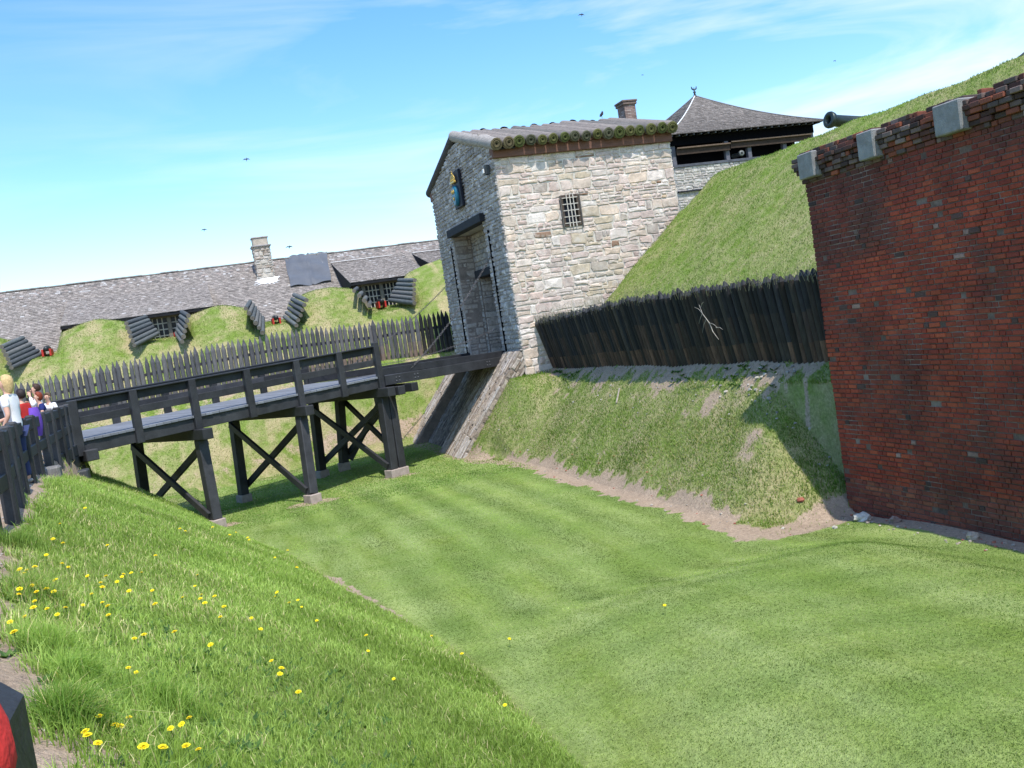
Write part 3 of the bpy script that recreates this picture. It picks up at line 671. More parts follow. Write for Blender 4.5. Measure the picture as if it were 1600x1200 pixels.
# corner masonry on the right of the apron
mb = MB(); stones(mb, (11.45, 33.28, -1.6), (1, 0, 0), (0, 0, 1), (0, -1, 0), 1.1, .9, None, colf=pal((.34, .30, .26), (.42, .38, .33)), rowh=(.1, .2), dep=.05); mb.build('corner_footing', M['stone'], ap)

# ------------------------------------------------------------------ brick wall on the right
BX, BY1, BY0, BZ0, BZ1 = 11.75, 15.78, 3.0, -3.35, 3.42
bw = thing('brick_wall', (BX, 9.5, -3.05), 'tall weathered red brick casemate wall with grey coping blocks at right', 'wall')
def nz(u, v, s, k): return math.sin(u*s*1.3+k)*math.sin(v*s+k*2.1)+.6*math.sin(u*s*2.7-v*s*1.9+k*3)+.4*math.sin(v*s*4.1+u*s*3.3+k)
def brickcol(y, z):
    a = nz(y, z, .75, 1.3); c = random.choice([(.36, .072, .036), (.32, .06, .033), (.41, .092, .042), (.30, .055, .033), (.345, .068, .036), (.37, .076, .038)])
    k = random.uniform(.85, 1.1)
    dark = max(0., min(1., (z-2.3)/1.2))*.55 + max(0, min(1., a*.6))*.5  # darker towards the coping, its shadow painted in; noise part is soot
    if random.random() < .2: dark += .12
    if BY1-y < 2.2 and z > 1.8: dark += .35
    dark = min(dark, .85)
    if z < -2.4: c = (c[0]*.85, c[1]*1.35, c[2]*1.6)
    r = random.random()
    if r < .005: c = (.40, .27, .22)
    elif r < .02: c = (.11, .065, .055)
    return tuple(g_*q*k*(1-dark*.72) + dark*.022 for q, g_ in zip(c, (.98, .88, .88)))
mb = MB(); bh = .09; r = 0; z = BZ0
while z < BZ1:
    off = .0 if z > -.75 else (.0 if z > -1.7 else .17)
    yend = BY1 + (.0 if z > -.6 else -.02) + random.uniform(-.008, .008)
    y = yend; k = r % 2; first = True
    wavy = .012*math.sin(r*.9)
    while y > BY0:
        L = (.245 if k == 0 else .12) if not (first and r % 2) else .17; first = False
        k = 1-k if random.random() < .85 else k
        dy = .0055; d = .012 + random.uniform(-.006, .010) + max(0, nz(y, z, 1.7, 4))*.008
        if random.random() < .012: d = -.05
        j = lambda: random.uniform(-.004, .004)
        zz = z + .01*math.sin(y*.9 + r*.05)
        o = [(y-dy+j(), zz+.006+j()), (y-L+dy+j(), zz+.006+j()), (y-L+dy+j(), zz+bh-.006+j()), (y-dy+j(), zz+bh-.006+j())]
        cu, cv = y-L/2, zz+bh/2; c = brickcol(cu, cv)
        n = len(mb.v)
        for a, b in o: mb.v.append((BX+.006, a, b))
        for a, b in o: mb.v.append((BX-d+random.uniform(-.003, .003), a+(cu-a)*.09, b+(cv-b)*.2))
        for q in range(4):
            w_ = (q+1) % 4; mb.f.append((n+q, n+w_, n+4+w_, n+4+q)); mb.c.append(c); mb.sm.append(False)
        mb.f.append((n+4, n+5, n+6, n+7)); mb.c.append(c); mb.sm.append(False)
        y -= L
    z += bh; r += 1
mb.build('brick_face', M['brick'], bw)
mb = MB(); mb.box((BX+.45, (BY1+BY0)/2-.01, (BZ0+BZ1)/2), (.9, BY1-BY0-.05, BZ1-BZ0)); mb.build('wall_core', M['brick_mortar'], bw)
mb = MB(); z = BZ0; r = 0
while z < BZ1:       # end face, turned away along the rampart
    x = BX + (.0 if r % 2 else -.0)
    while x < BX+6:
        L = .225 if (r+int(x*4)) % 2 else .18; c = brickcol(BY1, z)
        mb.face([(x+L-.006, BY1-.01, z+.006), (x+.006, BY1-.01, z+.006), (x+.006, BY1-.01, z+bh-.006), (x+L-.006, BY1-.01, z+bh-.006)], c); x += L
    z += bh; r += 1
mb.build('end_face', M['brick'], bw)
mb = MB(); mb.box((BX+3.9, BY1-.2-.25, (BZ0+BZ1)/2), (6.0, .5, BZ1-BZ0-.02)); mb.build('end_core', M['brick_mortar'], bw)
# coping: corbelled broken brickwork
mb = MB(); z = BZ1-.02
for r in range(7):
    y = BY1 + .2 - (.03*abs(r-5)); out = .05 + .035*r if r < 5 else .16
    if r >= 5: out = .18 - .03*(r-4)
    while y > BY0:
        L = random.choice([.11, .21, .24]); dd = out + random.uniform(-.03, .03)
        if not (r == 6 and random.random() < .2) and not (r == 5 and random.random() < .1):
            c = random.choice([(.10, .045, .035), (.16, .06, .045), (.07, .045, .04), (.30, .09, .05), (.12, .09, .08), (.22, .16, .14)]); k = random.uniform(.7, 1.2)
            mb.box((BX + .35 - dd/2, y-L/2, z+.04+random.uniform(-.006, .006)), (.7+dd, L-.012, .078), tuple(q*k for q in c), bev=.01)
        y -= L
    z += .084
mb.build('coping_bricks', M['brick'], bw)
for k in range(4):
    y = (15.42, 13.72, 11.84, 9.9)[k]; wd = (.56, .5, .66, .6)[k]
    mb = MB(); mb.box((BX+.16, y, 3.70+.0*k), (.78, wd*.84, .48), (1, 1, 1), bev=.02); mb.build('coping_block', M['coping'], bw)
mb = MB(); mb.box((BX+1.0, (BY0+BY1)/2, 3.5), (1.1, BY1-BY0-.2, .3)); mb.build('top_fill', M['brick_mortar'], bw)

# ------------------------------------------------------------------ the bridge
BA = V3((-.25, 29.35, 0)); BD = V3((.885, .465, 0)).normalized(); BN = V3((-BD.y, BD.x, 0)); BW = 4.3
def BP(s, w, z): return BA + BD*s + BN*w + V3((0, 0, z))
def dz(s): return .24 + .0205*(s + 3.45)
W1 = (1, 1, 1)
def bwcol():
    k = random.choice([random.uniform(.75, 1.2), random.uniform(1., 1.7)]); return (k*1.03, k, k*.99)
br = thing('timber_bridge', tuple(BP(1.8, 2, FL)), 'long black timber trestle bridge with railings crossing the grassy ditch', 'bridge')
S0, S1 = -3.9, 6.95
mb = MB(); s = S0; k = 0
while s < S1 - .05:
    c = random.uniform(.8, 1.1); e0 = random.uniform(-.03, .03)
    mb.box(BP(s+.11, BW/2 + .0, dz(s+.11)-.035), (.213, BW+.30+e0, .07), (c, c*1.01, c*1.03), (BD, BN, V3((0, 0, 1))), bev=.006); s += .22
mb.build('deck', M['deck'], br)
for w in (.02, 1.45, 2.85, BW-.02):
    mb = MB(); mb.beam(BP(S0, w, dz(S0)-.07-.17), BP(S1, w, dz(S1)-.07-.17), .22, .34, bwcol()); mb.build('stringer', M['black_wood'], br)
near_s = [-3.45, -1.79, 0, 1.82, 3.62, 5.31, 6.89]; far_s = [-4.0, -2.2, -.4, 1.37, 3.16, 5.1, 7.0]
for ss, w, sg in ((near_s, -.03, -1), (far_s, BW+.03, 1)):
    for i, s in enumerate(ss):
        mb = MB(); ww = w + sg*.1; h = 1.07 + (.10 if i == 6 and sg < 0 else 0)
        mb.box(BP(s, ww, dz(s) + h/2 - .22), (.22, .17, h+.44), bwcol(), (BD, BN, V3((0, 0, 1))), bev=.015)
        mb.build('post', M['black_wood'], br)
    for zz, hh, tt, nm in ((.915, .235, .07, 'top_rail'), (.49, .21, .06, 'mid_rail')):
        for i in range(6):
            mb = MB(); a = ss[i]; b = ss[i+1]; ww = w + sg*-.02 if True else w
            mb.beam(BP(a, ww, dz(a)+zz), BP(b, ww, dz(b)+zz), tt, hh, bwcol(), bev=.008); mb.build(nm, M['black_wood'], br)
    mb = MB(); mb.beam(BP(ss[0]-.05, w+sg*.04, dz(ss[0])+1.05), BP(ss[6]+.03, w+sg*.04, dz(ss[6])+1.05), .24, .045, (1.1, 1.1, 1.15), bev=.008); mb.build('rail_cap', M['black_wood'], br)
# trestles
def leg(p0, p1, w=.30, nm='leg', par=None, c=None):
    mb = MB(); mb.beam(p0, p1, w, w, c or bwcol(), up=tuple(BN), bev=.02); return mb.build(nm, M['black_wood'], par or br)
conc = surf('concrete_footing', (.40, .33, .29), .25, 6, 60, .6, .9, usecol=False)
trs = [((-.2, 29.42), (-.16, 29.02), None), ((2.93, 31.02), (2.79, 30.22), None), ((5.92, 32.62), (5.80, 32.25), None)]
for i, (t, b, _) in enumerate(trs):
    s = (0, 3.55, 6.92)[i]; zt = dz(s)-.41
    mb = MB(); mb.box(BP(s, BW/2-.05, zt-.16), (.32, BW+1.15, .32), bwcol(), (BD, BN, V3((0, 0, 1))), bev=.02); mb.build('cap_beam', M['black_wood'], br)
    nb = V3((b[0], b[1], -2.80)); nt = V3((t[0], t[1], zt-.32))
    fx = V3(BP(s, BW-.15, 0)); fb = V3(BP(s, BW+.05, 0)); fb.z = hz(fb.x, fb.y)+.25; ft = V3((fx.x, fx.y, zt-.32))
    leg(nt, nb); leg(ft, fb)
    if i == 2:
        leg(nt + BD*.32, nb + V3((.32, .17, 0)))
    for (q, hh, ww) in ((nb, .42, .42), (fb, .4, .42)):
        mb = MB(); wx = ww + (.36 if i == 2 and q is nb else 0); c = q + (BD*.17 if i == 2 and q is nb else V3((0, 0, 0)))
        mb.box((c.x, c.y, q.z-hh/2+.02), (wx, .42, hh), W1, (BD, BN, V3((0, 0, 1))), bev=.02); mb.build('footing', conc, br)
    for (a, b_) in ((nt.lerp(nb, .04), fb.lerp(ft, .12)), (ft.lerp(fb, .04), nb.lerp(nt, .06))):
        mb = MB(); o = BD*(.18 if a.y < b_.y else -.18); mb.beam(a+o, b_+o, .10, .22, bwcol(), bev=.012); mb.build('cross_brace', M['black_wood'], br)
# second bent under the hinge of the drawbridge
f2 = V3((4.75, 36.55, 0)); zt = dz(6.9)-.41
ft = V3((4.95, 36.3, zt-.32)); fb = V3((4.75, 36.6, hz(4.75, 36.6)+.2)); nt = V3((6.2, 32.75, zt-.3)); nb = V3((6.1, 32.4, -2.8))
leg(ft, fb); leg(V3((6.55, 37.0, zt-.3)), V3((6.75, 37.3, hz(6.75, 37.3)+.1)))
for a, b_ in ((nt, fb.lerp(ft, .15)), (ft.lerp(fb, .05), nb.lerp(nt, .1)), (V3((6.5, 36.95, -.6)), V3((4.85, 36.62, -2.7)))):
    mb = MB(); mb.beam(a+BD*.2, b_+BD*.2, .1, .22, bwcol(), bev=.012); mb.build('cross_brace', M['black_wood'], br)
for (px, py) in ((4.75, 36.6), (6.75, 37.3)):
    mb = MB(); mb.box((px, py, hz(px, py)+.1), (.42, .42, .4), bev=.02); mb.build('footing', conc, br)
mb = MB(); mb.beam((5.2, 35.9, zt-.16), (6.7, 37.4, zt-.16), .3, .3, bwcol()); mb.build('cap_beam', M['black_wood'], br)
# short beam ends sticking out under the hinge
for (s_, z_) in ((7.35, -.09), (7.95, -.06)):
    mb = MB(); mb.box(BP(s_, BW/2-.2, z_-.05), (.30, BW+.9, .3), bwcol(), (BD, BN, V3((0, 0, 1))), bev=.02); mb.build('hinge_beam', M['black_wood'], br)
# abutment at the near end
ab = thing('timber_abutment', (-3.4, 26, -1), 'stacked dark timber retaining blocks under the left end of the bridge', 'retaining wall')
mb = MB(); mb.box(BP(-3.25, .55, -.21), (.34, 1.9, .3), bwcol(), (BD, BN, V3((0, 0, 1))), bev=.02); mb.build('bearing_beam', M['black_wood'], ab)
mb = MB(); mb.box((-3.28, 26.5, -.80), (.56, .55, .66), (2.1, 2.1, 2.1), bev=.03); mb.build('block', M['black_wood'], ab)
for k in range(4):
    mb = MB(); mb.box((-3.42 - .01*(k % 2), 23.9, .0 - k*.3), (.28, 7.9, .285), bwcol(), bev=.015); mb.build('retaining_beam', M['black_wood'], ab)
    mb = MB(); mb.beam((-3.35, 27.95 + .01*k, 0-k*.3), (-5.6, 31.9, 0-k*.3), .28, .285, bwcol()); mb.build('retaining_beam', M['black_wood'], ab)
# drawbridge
db = thing('drawbridge', tuple(BP(10, 2, 0)), 'flat black timber drawbridge span between the trestle bridge and the gate', 'drawbridge')
def gz(s): return .37 - .012*(s-7)
mb = MB(); s = 7.0
while s < 15.6:
    w0 = max(0.02, (-.25 + .885*(s+.11) - 11.40)/.465)
    if w0 < BW-.1:
        c = random.uniform(.5, .75); mb.box(BP(s+.11, (w0+BW)/2, gz(s)), (.21, BW-w0, .07), (c, c, c*1.04), (BD, BN, V3((0, 0, 1))), bev=.005)
    s += .22
mb.build('deck', M['deck'], db)
for w, se in ((-.12, 13.12), (BW+.02, 15.4)):
    mb = MB(); mb.beam(BP(7.02, w, .265), BP(se, w, .165), .26, .34, (1.25, 1.25, 1.25)); mb.build('side_beam', M['black_wood'], db)
    mb = MB(); mb.beam(BP(6.98, w+.02, .58), BP(se+.05, w+.02, .43), .22, .25, (.95, .95, 1.0)); mb.build('kerb_beam', M['black_wood'], db)
for s in (9.3, 11.6):
    mb = MB(); mb.box(BP(s, BW/2, .17), (.22, BW-.1, .26), (.7, .7, .7), (BD, BN, V3((0, 0, 1)))); mb.build('cross_beam', M['black_wood'], db)
for s0 in (7.5, 8.35, 12.0):
    for a in (0, .14):
        for b in (-.06, .06):
            mb = MB(); mb.blob(BP(s0+a, -.255, .26-(s0-7)*.016+b), .026, 8, 4, 0); mb.build('bolt', surf('bolt_steel', (.12, .12, .13), .2, 20, 90, .2, .4, usecol=False) if 'bolt_steel' not in bpy.data.materials else bpy.data.materials['bolt_steel'], db)
# chains: every link its own little ring
def chain(name, a, b, sag, label, grp=None, L=.12, r=.008):
    a, b = V3(a), V3(b); n = max(8, int((b-a).length/(L*.72))); mb = MB()
    def Pt(t): return a.lerp(b, t) - V3((0, 0, sag*4*t*(1-t)))
    for i in range(n):
        p = Pt(i/n); q = Pt((i+1)/n); d = (q-p).normalized(); s_ = d.cross(V3((0, 0, 1))).normalized(); u = s_.cross(d)
        x = s_ if i % 2 else u; c = (p+q)/2
        ring = [c + d*math.cos(2*PI*k/8)*L*.5 + x*math.sin(2*PI*k/8)*L*.27 for k in range(9)]
        mb.tube(ring, r, 5, (.9, .9, .9), cap=False)
    o = mb.build(name, M['chainm'], None, org=a); tag(o, label, 'chain', grp); return o
M['chainm'] = surf('chain_steel', (.15, .14, .14), .4, 20, 90, .2, .45, usecol=False, metal=.6)
chain('lift_chain', (GX0-.05, 35.1, 4.3), BP(8.2, -.2, .5), .28, 'taut lifting chain from the right slot of the gate to the near drawbridge edge')
chain('lift_chain', (GX0-.05, 40.6, 4.0), BP(8.3, BW+.05, .6), .28, 'taut lifting chain from the left slot of the gate to the far drawbridge edge')
chain('guard_chain', BP(7.2, BW, 1.0), (GX0-.1, 35.7, 1.45), .45, 'slack thin chain hanging low across the gateway above the drawbridge', L=.1, r=.007)
for s in (9.0, 11.4):
    st = MB(); p = BP(s, BW-.05, 0); st.tube([(p.x, p.y, .4), (p.x, p.y, 1.45)], .014, 6); o = st.build('stanchion', M['iron'], None, org=(p.x, p.y, .4))
    tag(o, 'thin iron stanchion on the far edge of the drawbridge, ' + ('nearer the wooden railing' if s < 10 else 'nearer the stone gate'), 'post')

# ------------------------------------------------------------------ fence along the path
fe = thing('path_fence', (-3.0, 18, .1), 'black timber post and rail fence along the dirt path where the visitors stand', 'fence')
def fx(y): return float(np.interp(y, [1.25, 4, 6.5, 9, 11.7, 13.3, 16.6, 19.2, 27.7], [-.335, -1.95, -2.15, -2.3, -2.38, -2.47, -2.86, -3.08, -3.38]))
fy = [1.25, 4, 6.5, 9, 11.7, 13.3, 14.95, 16.6, 18.3, 20, 21.7, 23.3, 25, 26.4, 27.55]
for i, y in enumerate(fy):
    x = fx(y); zb = .1 if y > 3 else -.2; zt = 1.24 if y > 3 else 1.262
    mb = MB(); w = .17 if i else .18
    if i == 0: w = .145; x = -.335; y = 1.235
    mb.box((x, y, (zb-.3+zt)/2), (w, w, zt-zb+.3), bwcol(), bev=.03 if i else .022); po = mb.build('post', M['black_wood'], fe)
    if i > 3:
        mb = MB(); mb.box((x+.16, y+.05, .28), (.12, .12, 1.5), bwcol(), (V3((.97, 0, -.24)), V3((0, 1, 0)), V3((.24, 0, .97))), bev=.01)
for i in range(len(fy)-1):
    for zz, hh in ((1.08, .2), (.60, .19)):
        mb = MB(); a, b = fy[i], fy[i+1]; o = -.0; mb.beam((fx(a)+o, a, zz), (fx(b)+o, b, zz), .08, hh, bwcol(), bev=.01); mb.build('rail', M['black_wood'], fe)
o = MB(); o.box((-3.02, 20.8, .02), (.34, .34, .26), (.2, .19, .18), bev=.04); o = o.build('stone_block', M['rock'], None, org=(-3.02, 20.6, 0)); tag(o, 'small squared grey stone block at the foot of the path fence', 'stone block')

# ------------------------------------------------------------------ palisades
pr = thing('palisade', (12.5, 24.5, -.4), 'outward leaning wall of blackened pointed logs between gatehouse and brick wall', 'palisade')
y = 16.05
while y < 33.2:
    ln = np.interp(y, [16, 20, 33], [.26, .42, .5]); r = random.uniform(.085, .105); xb = 12.66; zb = hz(xb, y)-.25
    zt = float(np.interp(y, [16, 25, 33], [1.72, 1.80, 1.55])) + random.uniform(-.055, .06); xt = xb - ln + random.uniform(-.035, .035)
    p0 = V3((xb, y, zb)); p1 = V3((xt, y+random.uniform(-.04, .04), zt)); d = p1-p0
    k = random.uniform(.6, 1.5); c = random.choice([(.018, .018, .021), (.026, .025, .029), (.034, .027, .024), (.015, .016, .020), (.05, .042, .036)])
    brown = random.choice([(.08, .047, .033), (.06, .04, .03), (.045, .036, .03), (.13, .075, .05)])
    mb = MB(); n = 8
    tt = (0, .3, .62, .945, 1.0); rows = []; sd = d.cross(V3((0, 1, 0))).normalized(); u = V3((0, 1, 0))
    for i, t in enumerate(tt):
        rr = r*(1.0, 1, .96, .9, .2)[i]; cc = p0 + d*t
        rows.append([cc + (sd*math.cos(2*PI*q/n) + u*math.sin(2*PI*q/n))*rr*(1+random.uniform(-.06, .06)) for q in range(n)])
    for i in range(4):
        f = brown if i == 0 else (tuple((a+b)/2 for a, b in zip(c, brown)) if i == 1 and random.random() < .5 else c)
        if i == 3: f = (.045, .045, .05)
        mb.grid([rows[i], rows[i+1]], tuple(q*k for q in f), True, True)
    mb.build('pointed_log', M['tarwood'], pr); y += r*1.93
pl = thing('palisade', (2, 44.3, .3), 'grey picket palisade with gaps below the far earthwork, left of the gatehouse', 'palisade')
x = -8.6
ztop = lambda x: float(np.interp(x, [-9, -6.3, -4, -1.9, 1.4, 3.7, 7.5, 12], [2.1, 2.25, 2.45, 2.55, 2.66, 2.80, 2.64, 2.7]))
while x < 12.2:
    r = random.uniform(.085, .118); yb = 44.3 + random.uniform(-.03, .03); zb = hz(x, 44.3)-.25; zt = ztop(x) + random.uniform(-.09, .07); ti = random.uniform(-.03, .03)
    c = random.choice([(.105, .105, .115), (.13, .13, .14), (.09, .09, .10), (.15, .145, .15)]); bn = random.choice([(.17, .13, .11), (.15, .13, .12), (.14, .13, .13), (.22, .16, .13)])
    if x > 10.3: c = (.02, .022, .026); bn = (.05, .045, .04)
    n = 8; rows = []
    for i, t in enumerate((0, .27, .45, .87, 1.0)):
        rr = r*(1, 1, 1, .97, .10)[i]; cc = V3((x + ti*t, yb, zb + (zt-zb)*t))
        rows.append([cc + V3((math.cos(2*PI*q/n), math.sin(2*PI*q/n)*.85, 0))*rr*(1+random.uniform(-.05, .05)) for q in range(n)])
    mb = MB()
    for i in range(4):
        f = bn if i == 0 else (tuple((a+b)/2 for a, b in zip(c, bn)) if i == 1 else c)
        mb.grid([rows[i], rows[i+1]], f, True, True)
    mb.build('picket', M['picket'], pl); x += r*2 + random.uniform(.012, .045)
mb = MB()
for k in range(5): mb.beam((-8.6+k*4.2, 44.5, ztop(-8.6+k*4.2)-.78), (-4.4+k*4.2, 44.5, ztop(-4.4+k*4.2)-.78), .1, .14, (.07, .07, .08))
mb.build('rail', M['picket'], pl)

# ------------------------------------------------------------------ shingled roofs
def shingles(mb, P, w, L, rowh, sw, colf, lift=.028, clip=None, jag=.02):
    """P(u, v) -> point on roof, v up the slope; rows from the eave"""
    nr = int(L/rowh)
    for r in range(nr+1):
        v0 = r*rowh; v1 = min(v0+rowh*1.25, L); u = -random.uniform(0, sw)
        if v0 >= L-.02: break
        while u < w:
            ww = sw*random.uniform(.65, 1.35); a, b = max(u, 0)+.004, min(u+ww, w)-.004; u += ww
            if b-a < .02: continue
            if clip and not clip((a+b)/2, v0): continue
            j = random.uniform(-jag, jag); l = lift*random.uniform(.7, 1.4); c = colf(a, v0)
            p0, p1, q1, q0 = P(a, v0+j, l), P(b, v0+j, l+random.uniform(-.004, .004)), P(b, v1, .004), P(a, v1, .004)
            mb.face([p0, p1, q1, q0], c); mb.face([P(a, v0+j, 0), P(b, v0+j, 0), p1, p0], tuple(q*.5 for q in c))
bk = thing('barracks', (4, 56, 2), 'long low barracks with weathered grey shingle roof and shed dormers behind the earthwork', 'barracks')
shc = pal((.30, .265, .24), (.33, .295, .265), (.265, .235, .21), (.36, .32, .29), (.28, .25, .225), (.32, .28, .25))
def shc2(u, v):
    c = shc()
    if random.random() < .012: c = (.50, .48, .46)
    if v > 6.0 and random.random() < .33: c = random.choice([(.46, .44, .42), (.22, .20, .185), (.36, .30, .27)])
    return c
SL = math.hypot(6.1, 6.1*.64); cs, sn = 6.1/SL, 6.1*.64/SL
def RP(u, v, l): return V3((-15 + u, 52 + v*cs - l*sn, 3.5 + v*sn + l*cs))
mb = MB(); shingles(mb, RP, 35, SL, .165, .17, shc2); mb.build('roof', M['shingle'], bk)
mb = MB(); mb.face([RP(0, 0, -.03), RP(35, 0, -.03), RP(35, SL, -.03), RP(0, SL, -.03)]); mb.face([(-15, 64.2, 3.5), (20, 64.2, 3.5), (20, 58.1, 7.38), (-15, 58.1, 7.38)])
mb.build('roof_deck', surf('old_shingle', (.2, .19, .18)), bk)
mb = MB()
for k in range(35): mb.box((-14.5+k, 58.1, 7.41+random.uniform(-.015, .02)), (1.01, .3, .07), (.3, .29, .27), bev=.01)
mb.build('ridge_cap', M['shingle'], bk)
mb = MB(); mb.box((2.5, 58.1, 2.2), (34.6, 11.6, 2.6)); mb.face([(19.8, 52.3, 3.5), (19.8, 63.9, 3.5), (19.8, 58.1, 7.3)]); mb.face([(-14.8, 52.3, 3.5), (-14.8, 63.9, 3.5), (-14.8, 58.1, 7.3)]); mb.build('wall', M['mortar'], bk)
def dormer(x0, x1, ye, ze, yt, flash, wy=51.95):
    zt = 3.5 + .64*(yt-52) + .03; L = math.hypot(yt-ye, zt-ze); c_, s_ = (yt-ye)/L, (zt-ze)/L
    P = lambda u, v, l: V3((x0+u, ye + v*c_ - l*s_, ze + v*s_ + l*c_))
    mb = MB(); shingles(mb, P, x1-x0, L, .15, .15, lambda a_, b_: tuple(q*1.22 for q in shc2(a_, 0)), lift=.022); mb.face([P(0, 0, -.01), P(x1-x0, 0, -.01), P(x1-x0, L, -.01), P(0, L, -.01)], (.2, .2, .2))
    do = mb.build('dormer', M['shingle'], bk)
    mb = MB(); mb.box(((x0+x1)/2, ye+.06, ze-.09), (x1-x0, .08, .14), (.5, .5, .5))
    for xx in (x0+.03, x1-.03): mb.face([(xx, ye+.02, ze-.02), (xx, yt, zt-.02), (xx, wy+.2, 3.4)], (.5, .5, .5))
    mb.box(((x0+x1)/2, ye+.45, ze-.02), (x1-x0-.1, .8, .04)); mb.build('dormer_eave', M['darkbeam'], do)
    if flash:
        mb = MB(); mb.beam((x0, yt-.05, zt+.05), (x0+(x1-x0)*flash, yt-.05, zt+.05), .16, .03); mb.build('flashing', M['white'], do)
    return do
d1 = dormer(-5.9, 1.42, 51.2, 4.74, 56.45, 0); d2 = dormer(8.55, 12.95, 51.2, 5.0, 56.9, .85); d3 = dormer(13.5, 19.5, 51.2, 5.2, 56.85, .99)
board = surf('grey_boards', (.26, .24, .21), .35, 5, 50, .5, .85)
for (x0, x1, z0, z1, npn, grp) in ((-2.0, .25, 3.3, 4.66, 2, 0), (9.3, 12.3, 3.5, 4.9, 3, 1)):
    mb = MB(); mb.box(((x0+x1)/2, 51.98, (z0+z1)/2), (x1-x0+1.2, .1, z1-z0+.3), (.7, .7, .7)); mb.build('window_wall', board, bk)
    mb = MB(); mb.box(((x0+x1)/2, 51.78, z1-.04), (x1-x0+.6, .2, .2), (.9, .85, .8), bev=.01)
    for k in range(npn+1):
        xx = x0 + (x1-x0)*k/npn; mb.box((xx, 51.8, (z0+z1)/2-.05), (.2, .2, z1-z0), (.9, .88, .82), bev=.015)
    w_ = mb.build('window', board, bk)
    for k in range(npn):
        a = x0 + (x1-x0)*k/npn + .1; b = x0 + (x1-x0)*(k+1)/npn - .1
        mb = MB(); mb.box(((a+b)/2, 51.88, (z0+z1)/2-.05), (b-a, .03, z1-z0-.1)); mb.build('pane', M['glass'], w_)
        mb = MB()
        for q in range(1, 4): mb.box((a+(b-a)*q/4, 51.84, (z0+z1)/2-.05), (.05, .03, z1-z0-.1), (2.2, 2.2, 2.2))
        for q in range(1, 4): mb.box(((a+b)/2, 51.835, z0+(z1-z0-.1)*q/4), (b-a, .03, .05), (2.2, 2.2, 2.2))
        mb.build('glazing_bars', board, w_)
# barracks chimney
mb = MB()
cst = pal((.46, .40, .33), (.52, .47, .40), (.40, .33, .27), (.56, .52, .46), (.48, .38, .30))
for (O, U, N, w) in (((4.22, 56.2), (1, 0, 0), (0, -1, 0), .9), ((5.12, 56.2), (0, 1, 0), (1, 0, 0), .9), ((5.12, 57.1), (-1, 0, 0), (0, 1, 0), .9), ((4.22, 57.1), (0, -1, 0), (-1, 0, 0), .9)):
    stones(mb, (O[0], O[1], 6.0), U, (0, 0, 1), N, w, 2.1, None, rowh=(.16, .3), wid=(.2, .45), colf=cst, dep=.05)
chm = mb.build('chimney', M['stone'], bk)
mb = MB(); mb.box((4.67, 56.65, 7.0), (.88, .88, 2.2)); mb.box((4.67, 56.65, 8.33), (.86, .86, .5), (.8, .75, .7), bev=.04); mb.build('chimney_core', M['mortar'], chm)
mb = MB(); mb.box((4.67, 56.65, 8.10), (1.12, 1.12, .09), (.35, .33, .32), bev=.02); mb.box((4.67, 56.65, 8.60), (.95, .95, .06), (.5, .45, .42)); mb.build('chimney_cap', M['rock'], chm)
mb = MB()
rim = []
for q in range(40):
    a = 2*PI*q/40; rr_ = random.uniform(.5, 1.1)*(1 if q % 2 else .8); yy = 56.0 + math.sin(a)*.52*rr_ - .05; rim.append((4.66 + math.cos(a)*.85*rr_, yy, 3.5+.64*(yy-52)+.055))
for q in range(40): mb.face([(4.66, 56.0, 3.5+.64*4+.075), rim[q], rim[(q+1) % 40]])
mb.build('chimney_mortar', M['white'], chm)
# tarpaulin
mb = MB(); rows = []
for i in range(25):
    t = i/24; row = []
    for j in range(25):
        u = j/24; x0_ = 5.80+.26*t; x1_ = 8.12+.47*t; yy = 54.9 + 3.2*t
        wv = .06*math.sin(9*u+5*t)*math.sin(7*t+2*u+1) + .07*abs(math.sin(11*(u-.5)*(t+.3)+3*t))+ (.09 if abs(u-.55) < .03 else 0) + .05*abs(math.sin(6*t+1.5*u))**6
        row.append((x0_ + (x1_-x0_)*u + .02*math.sin(8*t), yy, 3.5+.64*(yy-52) + .07 + wv + (.0)))
    rows.append(row)
mb.grid(rows, W1, True); o = mb.build('tarpaulin', M['tarp'], None, org=(7, 56, 6)); tag(o, 'dark grey tarpaulin pinned over the barracks roof right of the stone chimney', 'tarpaulin')

# ------------------------------------------------------------------ log revetments in the embrasures
def stack(pts, n, lab):
    (xo, yo, zo), (xi, yi, zi), (xo2, yo2, zo2), (xi2, yi2, zi2) = pts
    t = thing('log_revetment', (xo2, yo2, min(zo2, zi2)), lab, 'log revetment', 'log revetments lining the gun embrasures')
    for k in range(n):
        f = k/(n-1) if n > 1 else 0; r = random.uniform(.105, .125)
        a = V3((xo, yo, zo)).lerp(V3((xo2, yo2, zo2)), f); b = V3((xi, yi, zi)).lerp(V3((xi2, yi2, zi2)), f)
        d = (b-a).normalized(); a -= d*random.uniform(0, .12); b += d*random.uniform(0, .1); c = random.choice([(.10, .115, .12), (.13, .145, .145), (.085, .095, .10), (.15, .155, .15)])
        mb = MB(); mb.tube([a, a.lerp(b, .3), a.lerp(b, .7), b], [r*.94, r, r, r*.95], 10, c, cap=True, jit=.04, capcol=(.2, .18, .15)); mb.build('log', M['log'], t)
stack(((-8.13, 48.5, 4.01), (-7.6, 51, 4.42), (-7.77, 47.9, 3.0), (-6.9, 50.6, 3.5)), 6, 'six stacked logs lining the embrasure at the far left edge of the earthwork')
stack(((-2.71, 48.5, 4.31), (-1.94, 51, 4.62), (-2.51, 47.9, 3.22), (-1.5, 50.6, 3.72)), 6, 'broad log stack left of the double barred window under the long dormer')
stack(((.09, 48.5, 4.28), (-.17, 51, 4.64), (-.39, 47.9, 3.06), (-.6, 50.6, 3.59)), 6, 'narrow log stack right of the double barred window under the long dormer')
